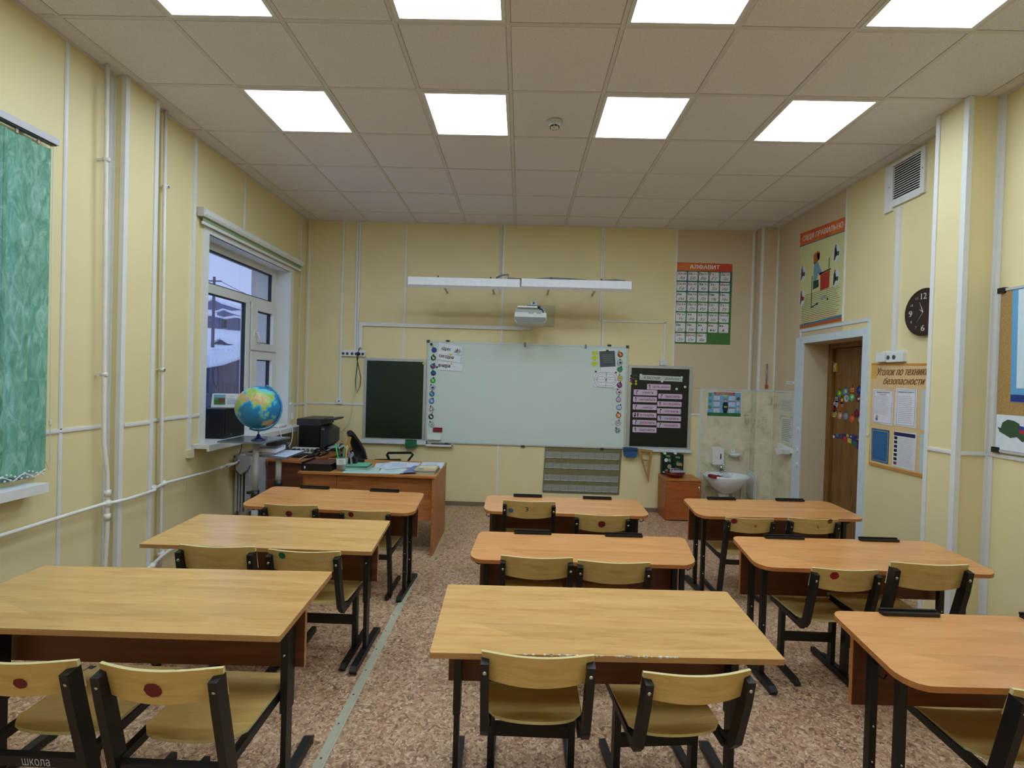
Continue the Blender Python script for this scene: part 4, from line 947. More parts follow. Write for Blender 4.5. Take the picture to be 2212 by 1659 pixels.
# wooden set square
t = thing('set_square', 'wooden blackboard set square hanging point down from the chalk tray', 'set square', (1.53, FW-.05, .37))
WS = wood('set_square_wood', (176, 138, 74), (160, 122, 60), .5, axis=2, ring=False)
b = B(FF); o = [(1.425, .775), (1.608, .758), (1.572, .372)]; i_ = [(1.468, .742), (1.578, .735), (1.5505, .46)]
for k in range(3):
    a, c_, d, e = o[k], o[(k+1) % 3], i_[(k+1) % 3], i_[k]; b.prism([a, c_, d, e], .055, .065, WS)
b.build('frame', t)
b = B(FF).prism([(1.487, .648), (1.575, .64), (1.574, .622), (1.492, .630)], .055, .068, WS); b.build('handle_bar', t)
# projector, its mount and the cable duct
t = thing('projector', 'white short-throw projector on a wall arm above the whiteboard', 'projector', (.08, 5.4, 2.2))
PJ = M(206, 212, 208, .4); PJ2 = M(122, 126, 122, .5)
def PX(px, py, Y): q = at(px, py, Y); return q.x, q.z
y0 = 5.32
b = B(frame((0, y0, 0), (1, 0, 0), (0, 0, 1), (0, -1, 0)))
b.prism([PX(1112, 674, y0), PX(1180, 676, y0), PX(1181, 692, y0), PX(1176, 698, y0), PX(1116, 697, y0), PX(1111, 690, y0)], -.34, 0, PJ); b.build('body', t)
b = B(frame((0, y0, 0), (1, 0, 0), (0, 0, 1), (0, -1, 0)))
b.prism([PX(1112, 684, y0), PX(1179, 686, y0), PX(1180, 692, y0), PX(1175, 697, y0), PX(1117, 696, y0), PX(1112, 690, y0)], 0, .006, PJ2); b.build('grille', t)
b = B(frame((0, y0+.03, 0), (1, 0, 0), (0, 0, 1), (0, -1, 0))); b.prism([PX(1117, 664, y0), PX(1174, 665, y0), PX(1180, 677, y0), PX(1112, 675, y0)], -.30, 0, M(160, 170, 164)); b.build('upper_body', t)
a = PX(1118, 662, y0); c_ = PX(1161, 662, y0)
B(frame((0, y0, 0), (1, 0, 0), (0, 0, 1), (0, -1, 0))).box(a[0], c_[0], a[1]-.008, a[1]+.008, -.3, .0, M(220, 222, 226)).build('tray', t)
q = PX(1147, 676, y0); B(frame((0, y0, 0), (1, 0, 0), (0, 0, 1), (0, -1, 0))).text('EPSON', q[0], q[1]-.002, .052, .012, .0006, M(40, 44, 46), bold=.0006).box(q[0]+.06, q[0]+.11, q[1]-.008, q[1]+.014, 0, .001, M(150, 164, 156)).build('lettering', t)
q = PX(1153, 658, y0)
b = B().box(q[0]-.075, q[0]+.075, y0+.02, y0+.2, q[1]-.016, q[1]-.002, M(90, 98, 98)).box(q[0]-.035, q[0]+.035, y0+.03, FW-.01, q[1]-.002, q[1]+.03, M(180, 186, 188)); b.build('arm', t)
b = B().ball((q[0], y0+.02, q[1]+.02), .012, M(20, 100, 170)).ball((q[0]+.075, y0+.02, q[1]-.04), .012, M(20, 70, 150)); b.tube([(q[0]+.05, y0+.02, q[1]-.03), (q[0]+.1, y0+.02, q[1]-.05), (q[0]+.11, y0+.02, q[1]-.09)], .006, BLACKP, 6); b.build('adjuster', t)
B(FF).rrect(.16, .39, 2.215, 2.47, .012, 0, .02, M(196, 196, 160)).build('wall_plate', t)
t = thing('cable_duct', 'white cable duct running from the socket strip to the projector', 'cable duct', (-1, FW, 1.88))
B(FF).box(-1.988, .112, 2.16, 2.204, 0, .026, WHITE).build('channel', t)
B(FF).box(-1.988, -1.944, 1.885, 2.204, 0, .027, WHITE).build('channel', t)
t = thing('cable_channel', 'thin white cable channel dropping from ceiling to a small box near the corner', 'cable channel', (-2.2, FW, 1.2))
B(FF).box(-2.218, -2.194, 1.25, CZ, 0, .014, WHITE).build('channel', t); b = B(FF).rrect(-2.246, -2.172, 1.20, 1.262, .008, 0, .03, M(214, 222, 224)); b.disc(-2.21, 1.232, .008, .03, .031, BLACKP, 10); b.build('box', t)
t = thing('cable_channel', 'double white cable channel dropping from ceiling to the left socket strip', 'cable channel', (-2.02, FW, 1.86))
for e in (-2.045, -2.018): B(FF).box(e, e+.022, 1.85, CZ, 0, .014, WHITE).build('channel', t)
t = thing('cable_channel', 'grey-white cable channel from the ceiling to the board lamps', 'cable channel', (-.28, FW, 2.7))
B(FF).box(-.298, -.272, 2.6, CZ, 0, .014, M(196, 196, 196)).build('channel', t)
t = thing('cable_channel', 'white cable channel stepping from ceiling to the box over the right chalkboard', 'cable channel', (1.4, FW, 1.78))
for e in (.932, .952): B(FF).box(e, e+.016, 2.3, CZ, 0, .012, WHITE).build('channel', t)
B(FF).box(.95, 1.735, 2.292, 2.308, 0, .012, WHITE).build('channel', t); B(FF).box(1.712, 1.735, 1.85, 2.3, 0, .012, WHITE).build('channel', t); B(FF).rrect(1.672, 1.76, 1.782, 1.85, .006, 0, .035, M(206, 212, 216)).build('box', t)
# socket strips
def sockets(fr, label, u0, u1, v0, v1, holes, step=None):
    w = fr @ Vector(((u0+u1)/2, v0, 0)); t = thing('socket_strip', label, 'socket', tuple(w))
    B(fr).box(u0+.03, u1-.01, v1, v1+.018, 0, .02, WHITE).rrect(u0, u1, v0, v1, .004, 0, .035, WHITE).build('housing', t)
    for h in holes:
        B(fr).disc(h, (v0+v1)/2, .019, .035, .0365, M(120, 124, 126), 14).disc(h, (v0+v1)/2, .014, .0365, .0372, M(70, 72, 74), 12).build('socket', t)
    return t
t = sockets(FF, 'strip of white sockets with a black plug left of the projector duct', -2.196, -1.90, 1.785, 1.845, (-2.17, -2.12, -2.06, -2.01, -1.93))
single(B(FF).tube([(-1.975, 1.815, .036), (-1.975, 1.815, .075)], .019, BLACKP, 12), 'plug', 'black plug pushed into the left socket strip', 'plug')
t = thing('hanging_cable', 'black cable loop hanging below the left socket strip', 'cable', (-2.0, FW-.04, 1.4))
b = B(FF); b.tube([(-1.958, 1.895, .04), (-1.968, 1.86, .07), (-1.98, 1.80, .085), (-1.987, 1.74, .07), (-1.985, 1.71, .05), (-1.965, 1.62, .04), (-1.945, 1.53, .04), (-1.95, 1.43, .04), (-1.985, 1.345, .04), (-2.005, 1.42, .04), (-2.008, 1.50, .04), (-1.998, 1.60, .04), (-1.987, 1.72, .05), (-1.972, 1.79, .08)], .0045, BLACKP, 6); b.build('cord', t)
t = thing('hanging_cable', 'thin white cable hanging from the left socket strip down to the desk', 'cable', (-2.05, FW-.04, .75))
b = B(FF); b.tube([(-1.99, 1.80, .04), (-1.992, 1.66, .03), (-2.0, 1.50, .03), (-2.02, 1.35, .03), (-2.04, 1.2, .03), (-2.06, 1.05, .03), (-2.11, .92, .03), (-2.18, .84, .05)], .0035, M(206, 208, 212), 6); b.build('cord', t)
# board lamps
def lamp(label, u0, u1, zt):
    t = thing('board_lamp', label, 'lamp', ((u0+u1)/2, 5.25, zt-.1), 0, 'board lamps above the whiteboard')
    LP = M(222, 226, 232, .4); y = 5.2
    fr = frame((0, 0, 0), (0, 1, 0), (0, 0, 1), (1, 0, 0))
    b = B(fr); b.prism([(y, zt), (y+.006, zt+.004), (y+.13, zt+.012), (y+.13, zt+.004), (y+.01, zt-.006), (y+.01, zt-.078), (y+.035, zt-.10), (y+.03, zt-.106), (y, zt-.08)], u0, u1, LP)
    b.build('reflector', t)
    for e in ((u0, u0+.004), (u1-.004, u1)): B(fr).prism([(y, zt), (y+.13, zt+.01), (y+.11, zt-.06), (y+.035, zt-.106), (y, zt-.08)], *e, LP).build('end_plate', t)
    B().tube([(u0+.03, y+.07, zt-.045), (u1-.03, y+.07, zt-.045)], .013, M(226, 228, 230, .3), 10).build('tube', t)
    B().box(u0+.02, u1-.02, y+.05, y+.09, zt-.025, zt-.004, M(60, 60, 62)).build('ballast', t)
    for u in (u0+.32, u1-.32):
        b = B().bar([(u, y+.06, zt+.005), (u, y+.3, zt-.005), (u, FW, zt-.03)], .022, .012, DWHITE); b.tube([(u, y+.06, zt+.005), (u, y+.06, zt+.03)], .007, BLACKP, 8); b.build('bracket', t)
lamp('left half of the pair of long white board lamps', -1.242, -.034, 2.625)
lamp('right half of the pair of long white board lamps', -.026, 1.152, 2.635)
t = thing('lamp_cable', 'grey corrugated cable looped over the board lamps', 'cable', (0, 5.3, 2.63))
B().tube([(-.30, 5.32, 2.66), (-.24, 5.32, 2.69), (-.17, 5.32, 2.70), (-.17, 5.32, 2.66), (-.1, 5.32, 2.655), (.05, 5.32, 2.652)], .01, M(110, 112, 112), 8).build('cord', t)
B().tube([(.12, 5.32, 2.655), (.3, 5.32, 2.672), (.5, 5.32, 2.668), (.68, 5.32, 2.656)], .01, M(110, 112, 112), 8).build('cord', t)
B().tube([(.85, 5.32, 2.658), (1.0, 5.32, 2.67), (1.1, 5.32, 2.662)], .01, M(110, 112, 112), 8).build('cord', t)
# ------------------------------------------------------------------ things on the right wall (u = -y)
t = sheet(FR, 'posture_poster', 'СИДИ ПРАВИЛЬНО posture poster above the door', 'poster', [(-5.345, 3.225), (-4.607, 3.165), (-4.592, 2.20), (-5.29, 2.195)], M(204, 206, 150), .002, .003)
B(FR).prism([(-5.345, 3.225), (-4.607, 3.165), (-4.605, 3.04), (-5.345, 3.09)], .0051, .0056, gr_m).build('title_band', t)
B(FR).prism([(-5.345, 3.09), (-4.605, 3.04), (-4.605, 3.03), (-5.345, 3.08)], .0051, .0056, M(70, 110, 150)).prism([(-5.29, 2.195), (-4.592, 2.20), (-4.592, 2.235), (-5.291, 2.22)], .0051, .0056, M(180, 90, 40)).prism([(-5.291, 2.22), (-4.592, 2.235), (-4.592, 2.26), (-5.292, 2.235)], .0051, .0056, M(60, 120, 150)).build('coloured_stripe', t)
B(FR).text('СИДИ ПРАВИЛЬНО', -4.965, 3.125, .66, .066, .0058, M(222, 216, 206), rot=-.075, bold=.002).build('title', t)
b = B(FR)
# seated pupil at a school desk, drawn in profile
for pts, c in [([(-5.09, 2.93), (-5.02, 2.96), (-4.98, 2.93), (-4.985, 2.87), (-5.03, 2.84), (-5.08, 2.83)], (170, 90, 40)), ([(-5.03, 2.93), (-4.98, 2.925), (-4.975, 2.87), (-5.01, 2.85)], (210, 170, 130)), ([(-5.07, 2.84), (-5.01, 2.84), (-4.96, 2.76), (-4.93, 2.72), (-4.95, 2.70), (-5.0, 2.72), (-5.02, 2.66), (-5.08, 2.66)], (110, 150, 170)),
    ([(-5.08, 2.66), (-4.99, 2.66), (-4.985, 2.60), (-5.08, 2.59)], (20, 60, 50)), ([(-4.98, 2.72), (-4.80, 2.735), (-4.80, 2.72), (-4.98, 2.70)], (60, 30, 30)), ([(-4.96, 2.70), (-4.81, 2.715), (-4.815, 2.55), (-4.955, 2.54)], (170, 50, 34)), ([(-4.83, 2.84), (-4.82, 2.84), (-4.82, 2.74), (-4.835, 2.74)], (60, 90, 50)),
    ([(-5.105, 2.72), (-5.095, 2.72), (-5.095, 2.39), (-5.105, 2.39)], (40, 44, 54)), ([(-5.10, 2.40), (-4.98, 2.43), (-4.98, 2.42), (-5.10, 2.385)], (40, 44, 54)), ([(-4.85, 2.55), (-4.84, 2.55), (-4.84, 2.45), (-4.85, 2.45)], (180, 150, 90)), ([(-4.94, 2.47), (-4.86, 2.48), (-4.86, 2.455), (-4.94, 2.45)], (130, 150, 160)), ([(-5.08, 2.59), (-4.985, 2.60), (-4.985, 2.585), (-5.08, 2.575)], (40, 40, 50))]:
    b.prism(pts, .0051, .0060, M(*c))
b.disc(-4.835, 2.44, .012, .0051, .006, BLACKP, 8).disc(-5.0, 2.415, .012, .0051, .006, BLACKP, 8); b.build('pupil_drawing', t)
for cx, cy, c in [(-5.27, 2.78, (60, 90, 110)), (-5.27, 2.52, (110, 80, 70)), (-4.72, 2.86, (40, 44, 50)), (-4.72, 2.62, (50, 44, 60))]:
    b = B(FR).disc(cx, cy, .055, .0051, .0056, M(206, 210, 214), 14, .085).prism([(cx-.03, cy+.05), (cx-.01, cy+.07), (cx+.01, cy), (cx-.025, cy-.07), (cx-.035, cy-.06)], .0056, .006, M(*c)).box(cx-.005, cx+.04, cy-.03, cy+.01, .0056, .006, M(160, 60, 40) if c[0] > 55 else M(70, 100, 40)); b.disc(cx-.012, cy+.07, .012, .0056, .006, M(150, 90, 50), 8).build('small_drawing', t)
b = B(FR); TX = M(110, 116, 92); 
for k in range(17):
    y = 2.375+.19-k*.0185+.0; xx = -5.27
    b.quad([(xx, y-.19+.16, .0053), (-4.64-random.random()*.1, y-.19+.16, .0053), (-4.64-random.random()*.05, y-.19+.165, .0053), (xx, y-.19+.166, .0053)], TX if k < 12 else M(150, 60, 50))
b.build('small_print', t)
# ventilation grille
t = thing('vent_grille', 'white louvred ventilation grille high on the right wall', 'vent', (RX, 3.9, 3.04))
b = B(FR)
for e in ((-4.105, -4.02, 3.02, 3.40), (-3.745, -3.705, 3.05, 3.40), (-4.02, -3.745, 3.045, 3.10), (-4.02, -3.745, 3.375, 3.40)): b.box(*e, 0, .02, WHITE)
b.build('frame', t); B(FR).box(-4.03, -3.74, 3.09, 3.38, 0, .003, BLACKP).build('backing', t)
for k in range(15): B(FR).prism([(-4.025, 3.098+k*.0187), (-3.742, 3.098+k*.0187), (-3.742, 3.104+k*.0187), (-4.025, 3.104+k*.0187)], .011, .015, WHITE).build('louvre', t)
for u, v in ((-4.055, 3.22), (-3.725, 3.24)): B(FR).disc(u, v, .005, .02, .0215, M(90, 90, 90), 8).build('screw', t)
t = thing('cable_channel', 'white cable channel running down from the vent grille to the sockets', 'cable channel', (RX, 3.945, 1.87))
B(FR).box(-3.965, -3.925, 1.88, 3.02, 0, .022, WHITE).build('channel', t)
t = sockets(FR, 'white double socket block on the right wall above the safety board', -4.09, -3.825, 1.79, 1.865, (-3.975, -3.915))
B(FR).rrect(-4.09, -3.99, 1.795, 1.87, .004, .035, .05, WHITE).build('switch_cover', t)
# clock
t = thing('wall_clock', 'round brown-black wall clock with white numerals beside the column', 'clock', (RX, 3.62, 2.0))
cu_, cv = -3.655, 2.15; BR = M(38, 24, 24, .3)
B(FR).disc(cu_, cv, .175, .002, .028, BR, 40).build('case', t); B(FR).disc(cu_, cv, .16, .028, .0285, M(48, 32, 32, .35), 40).build('dial', t)
for n in range(1, 13):
    a = PI/2-n*PI/6; big = n % 3 == 0; r = .118 if big else .125; s_ = .045 if big else .018
    B(FR).text(str(n), cu_+r*math.cos(a), cv+r*math.sin(a), (s_*.75)*(1.5 if n > 9 else 1) if n != 1 else s_*.3, s_, .029, M(190, 186, 182), bold=.0012 if big else .0004).build('numeral', t)
for ang, ln, w in ((2.02, .085, .004), (2.55, .045, .005), (4.05, .09, .0015)): B(FR).prism([(cu_-w*math.sin(ang), cv+w*math.cos(ang)), (cu_+w*math.sin(ang), cv-w*math.cos(ang)), (cu_+ln*math.cos(ang), cv+ln*math.sin(ang))], .030, .031, M(200, 198, 190)).build('hand', t)
# safety corner board
t = thing('notice_board', 'cream notice board headed Уголок по технике безопасности beside the door', 'notice board', (RX, 3.92, .93))
NB = M(222, 190, 140, .5)
B(FR).prism([(-4.19, 1.788), (-3.39, 1.76), (-3.39, .93), (-4.177, .933)], .002, .012, NB).build('board', t)
B(FR).prism([(-4.19, 1.790), (-3.39, 1.762), (-3.39, 1.745), (-4.19, 1.773)], .012, .0128, M(200, 140, 60)).build('painted_border', t); B(FR).box(-4.178, -3.39, .932, .955, .012, .0128, M(196, 140, 66)).box(-4.178, -4.17, .955, 1.1, .012, .0127, M(206, 154, 80)).build('painted_border', t); B(FR).box(-4.188, -4.12, 1.66, 1.773, .012, .0126, M(220, 170, 90)).build('painted_patch', t)
DG = M(128, 86, 36, .5)
b = B(FR).text('Уголок по технике', -3.86, 1.715, .52, .062, .013, DG, shear=.4, bold=.0022).text('безопасности', -3.84, 1.64, .40, .055, .013, DG, shear=.4, bold=.0022); b.build('title', t)
for name, c, pts in [('sheet', (222, 222, 230), [(-4.156, 1.575), (-3.93, 1.56), (-3.935, 1.283), (-4.152, 1.293)]), ('sheet', (222, 222, 230), [(-3.905, 1.586), (-3.703, 1.577), (-3.702, 1.286), (-3.914, 1.293)]), ('sheet', (36, 92, 146), [(-4.157, 1.244), (-3.96, 1.243), (-3.961, .971), (-4.151, .974)]), ('sheet', (214, 216, 222), [(-3.912, 1.243), (-3.690, 1.25), (-3.695, .966), (-3.921, .966)]), ('sheet', (190, 206, 206), [(-3.66, 1.58), (-3.42, 1.58), (-3.42, 1.28), (-3.66, 1.28)]), ('sheet', (190, 206, 206), [(-3.66, 1.25), (-3.42, 1.25), (-3.42, .965), (-3.66, .965)])]:
    s_ = B(FR).prism(pts, .013, .0142, M(*c, .6)).build(name, t)
    u0 = pts[0][0]+.012; u1 = pts[1][0]-.012; v1 = pts[0][1]-.012; v0 = pts[2][1]+.012
    b = B(FR)
    if c[0] > 210 and v0 > 1.2:
        for e in ((u0, u1, v0, v0+.002), (u0, u1, v1-.004, v1-.002), (u0, u0+.002, v0, v1-.002), (u1-.002, u1, v0, v1-.002)): b.box(*e, .0142, .0146, M(60, 60, 100))
        b.lines(u0+.015, u1-.012, v0+(.07 if u0 < -4 else .015), v1-.045, 15, .0145, M(136, 138, 150), .16)
        if u0 < -4: b.text('Правила поведения', (u0+u1)/2, v1-.018, .14, .012, .0146, M(20, 30, 60), bold=.0006).text('в кабинете', (u0+u1)/2, v1-.035, .07, .011, .0146, M(20, 30, 60)).disc(u0+.04, v0+.03, .014, .0142, .0147, M(120, 100, 130), 8).disc(u0+.042, v0+.052, .012, .0142, .0147, M(140, 160, 120), 8)
        else: b.text('Правила для учащихся', (u0+u1)/2, v1-.02, .15, .013, .0146, M(20, 30, 60), bold=.0006)
    elif c[0] == 36:
        for e in ((u0, u1, v0, v0+.003), (u0, u1, v1-.005, v1-.002), (u0, u0+.003, v0, v1-.002), (u1-.003, u1, v0, v1-.002)): b.box(*e, .0142, .0146, M(190, 190, 70))
        b.lines(u0+.015, u1-.012, v0+.03, v1-.03, 15, .0145, M(80, 130, 170), .2)
    elif c[0] == 214:
        b.box(u0-.01, u1, v1-.02, v1+.008, .0142, .0147, M(24, 28, 80)); b.lines(u0+.04, u1-.008, v0, v1-.03, 20, .0145, M(150, 152, 160), .16)
        for q in range(7): b.box(u0-.006, u0+.026, v0+.005+q*.033, v0+.028+q*.033, .0142, .0146, M(20, 20, 26) if q else M(130, 50, 60))
    if c[0] != 190: b.build('print', s_)
# papers and paper holder in the washing niche
t = sheet(FR, 'diagram_sheet', 'upper white sheet with faint diagrams taped to the niche tiles', 'sheet', [(-5.622, 1.474), (-5.34, 1.462), (-5.345, 1.245), (-5.62, 1.25)], M(206, 206, 190), .005); B(FR).lines(-5.60, -5.36, 1.30, 1.42, 7, .0068, M(150, 152, 146), .3).build('print', t)
t = sheet(FR, 'diagram_sheet', 'lower white sheet with hand-washing print taped to the niche tiles', 'sheet', [(-5.586, 1.23), (-5.36, 1.225), (-5.36, .935), (-5.585, .95)], M(206, 206, 196), .005); B(FR).lines(-5.57, -5.38, .96, 1.21, 12, .0068, M(150, 152, 152), .4).build('print', t)
t = thing('towel_holder', 'white plastic towel or paper holder on the niche wall', 'holder', (RX, 5.48, .83))
B(FR).prism([(-5.62, .925), (-5.33, .895), (-5.33, .85), (-5.45, .84), (-5.62, .875)], .005, .03, WHITE).build('plate', t); B(FR).prism([(-5.50, .88), (-5.33, .885), (-5.34, .84), (-5.40, .82), (-5.46, .82)], .03, .12, WHITE).build('cup', t)
t = thing('name_strip', 'small white printed strip on the wall above the niche tiles', 'label', (RX, 5.45, 1.6)); B(FR).box(-5.53, -5.36, 1.60, 1.63, .001, .003, PAPER).text('Умывайся', -5.445, 1.615, .11, .014, .0033, INK).build('strip', t)
t = thing('tap_key', 'grey rod with orange grip hanging on the corner box', 'tool', (2.88, 5.78, 1.54))
B(FC).tube([(2.885, 1.83, .012), (2.885, 1.58, .012)], .008, M(150, 154, 156, .3, .6), 8).build('rod', t); B(FC).box(2.872, 2.902, 1.545, 1.585, .004, .02, M(176, 84, 40)).box(2.878, 2.897, 1.80, 1.83, .004, .02, M(176, 84, 40)).box(2.895, 2.92, 1.553, 1.565, .004, .02, M(176, 84, 40)).build('grip', t) if 0 else B(FC).box(2.872, 2.902, 1.545, 1.585, .004, .02, M(176, 84, 40)).build('grip', t)
for v in (1.12, .90, .75): single(B(FR).disc(-5.225, v, .015, .02, .035, WHITE, 10, .024), 'door_bumper', 'white plastic clip on the door casing, %s' % {1.12: 'highest', .90: 'middle', .75: 'lowest'}[v], 'clip', 'clips on the door casing')
# soap dispenser, soap dish, sink
t = thing('soap_dispenser', 'white boxy soap dispenser on the tiles left of the tap', 'dispenser', (2.38, FW, .61))
b = B(FF); b.rrect(2.315, 2.447, .615, .815, .012, .005, .09, WHITE); b.rrect(2.33, 2.435, .60, .618, .004, .01, .08, DWHITE); b.build('case', t); B(FF).box(2.405, 2.418, .68, .745, .09, .0905, BLACKP).build('window', t)
t = thing('soap_dish', 'white wall soap dish to the right above the tap', 'soap dish', (2.59, FW, .71))
B(FF).rrect(2.56, 2.61, .75, .80, .01, .005, .02, WHITE).disc(2.585, .785, .005, .02, .021, BLACKP, 8).build('back_plate', t)
B().lathe([(.02, .708), (.045, .715), (.068, .735), (.07, .75), (.062, .75), (.05, .735), (.001, .728)], (2.59, FW-.06, 0), WHITE, 20, sx=1, sy=.75).build('dish', t)
t = thing('wash_basin', 'white ceramic wall wash basin in the tiled niche', 'sink', (2.42, 5.68, .1))
CER = plain('ceramic', (224, 228, 230), .12, var=.01)
sxx, syy = 1.0, .78; cx, cy = 2.43, FW-.215
prof = [(.04, .30), (.10, .33), (.18, .39), (.24, .46), (.262, .505), (.262, .52), (.245, .522), (.225, .51), (.19, .46), (.13, .41), (.05, .395), (.001, .395)]
B().lathe(prof, (cx, cy, 0), CER, 36, sx=sxx, sy=syy).build('bowl', t)
B().lathe([(.001, .0), (.06, .0), (.045, .03), (.04, .12), (.045, .22), (.07, .30), (.05, .33), (.001, .33)], (cx+.0, cy+.06, 0), CER, 20).build('pedestal', t)
B().box(cx-.13, cx+.13, FW-.09, FW-.008, .47, .523, CER, .008).build('back_ledge', t)
b = B().lathe([(.001, .52), (.026, .52), (.024, .53), (.02, .575), (.022, .59), (.012, .60), (.001, .602)], (cx, FW-.07, 0), CHROME, 16); b.tube([(cx, FW-.07, .56), (cx+.01, FW-.15, .565), (cx+.012, FW-.17, .55)], .012, CHROME, 10); b.tube([(cx, FW-.07, .6), (cx-.01, FW-.10, .62), (cx+.02, FW-.13, .625)], .007, CHROME, 8); b.build('tap', t)
B().rbox((cx-.025, cx+.025, cy+.125, cy+.14, .475, .49), BLACKP, .004).build('overflow_hole', t)
B().tube([(cx+.09, FW-.03, .33), (cx+.16, FW-.03, .28), (cx+.2, FW-.03, .1), (cx+.2, FW-.03, 0)], .014, WHITE, 10).build('pipe', t); B().tube([(cx+.27, FW-.03, .47), (cx+.265, FW-.03, 0)], .010, WHITE, 8).build('pipe', t)
t = thing('red_cloth', 'dark red folded cloth draped over the basin rim', 'cloth', (2.24, 5.72, .50))
b = B(); vs = []; n = 8
for i in range(n):
    for j in range(5):
        q = i/(n-1); w = j/4
        vs.append((2.185+q*.15, 5.55+w*.09+q*.04, .532+.018*math.sin(PI*q)*math.sin(PI*w)+.012*math.sin(q*9)*w-(.02*q)))
b.add(vs, [(i*5+j, i*5+5+j, i*5+6+j, i*5+1+j) for i in range(n-1) for j in range(4)], M(130, 26, 38, .9), True)
vs = [(p[0], p[1]-.0, p[2]-.022) for p in vs]; b.add(vs, [(i*5+j, i*5+5+j, i*5+6+j, i*5+1+j) for i in range(n-1) for j in range(4)], M(130, 26, 38, .9), True)
b.add([b.v[0], b.v[4], b.v[44], b.v[40]], [(0, 1, 2, 3)], M(130, 26, 38, .9)); 
for e in range(7): b.add([b.v[e*5], b.v[e*5+5], b.v[40+e*5+5], b.v[40+e*5]], [(0, 1, 2, 3)], M(130, 26, 38, .9))
b.build('cloth', t)
t = thing('leaning_board', 'white framed hatch cover leaning beside the wash basin', 'panel', (2.74, 5.8, .2))
FT = frame((2.775, 0, 0), (0, -1, 0), (0, 0, 1), (-1, 0, 0))
B(FT).prism([(-5.93, .56), (-5.72, .53), (-5.71, .22), (-5.93, .27)], 0, .012, M(206, 212, 206)).build('panel', t); B(FT).prism([(-5.90, .53), (-5.74, .505), (-5.735, .26), (-5.90, .30)], .012, .016, WHITE).build('raised_field', t)
# cork board on the near right wall
t = thing('cork_board', 'large cork board with blue-edged map and white sheet at the right picture edge', 'notice board', (RX, 2.3, 1.2))
CK = plain('cork', (166, 132, 78), .9, var=.2, scale=120)
B(FR).box(-3.08, -1.6, 1.215, 2.2, .006, .018, CK).build('cork_surface', t)
b = B(FR)
for e in ((-3.095, -3.08, 1.21, 2.21), (-1.6, -1.585, 1.21, 2.21), (-3.08, -1.6, 1.205, 1.22), (-3.08, -1.6, 2.197, 2.213)): b.box(*e, 0, .024, M(206, 208, 212, .3, .4))
b.build('frame', t)
for u, v in ((-3.098, 2.185), (-3.098, 1.2), (-1.61, 2.185), (-1.61, 1.2)): B(FR).rrect(u, u+.045, v, v+.035, .006, 0, .03, BLACKP).build('corner_cap', t)
t = sheet(FR, 'wall_map', 'folded map sheet with light blue border pinned on the cork board', 'map', [(-3.012, 2.197), (-2.2, 2.19), (-2.2, 1.52), (-2.998, 1.517)], M(96, 160, 206), .0185, .002)
B(FR).prism([(-2.975, 2.19), (-2.2, 2.18), (-2.2, 1.60), (-2.965, 1.60)], .0206, .0215, M(206, 222, 232)).build('map_field', t)
B(FR).box(-2.998, -2.2, 1.52, 1.562, .0206, .0213, M(24, 50, 120)).build('caption_band', t)
t = sheet(FR, 'country_sheet', 'white sheet with a country silhouette in green and tricolour, lower cork board', 'sheet', [(-3.086, 1.437), (-2.3, 1.437), (-2.3, 1.222), (-3.092, 1.222)], M(216, 222, 230), .0185, .002)
b = B(FR); b.prism([(-3.07, 1.36), (-3.05, 1.355), (-3.04, 1.39), (-3.01, 1.41), (-2.97, 1.405), (-2.94, 1.39), (-2.9, 1.40), (-2.86, 1.38), (-2.86, 1.30), (-2.92, 1.285), (-2.95, 1.31), (-2.99, 1.30), (-3.03, 1.32), (-3.055, 1.33)], .0206, .0214, M(50, 80, 50)); b.build('silhouette', t)
b = B(FR)
for k, c in enumerate([(220, 222, 226), (40, 60, 150), (170, 40, 40)]): b.prism([(-2.94, 1.40-k*.022), (-2.8, 1.385-k*.022), (-2.8, 1.363-k*.022), (-2.935, 1.378-k*.022)], .0215, .022, M(*c))
b.build('tricolour', t)
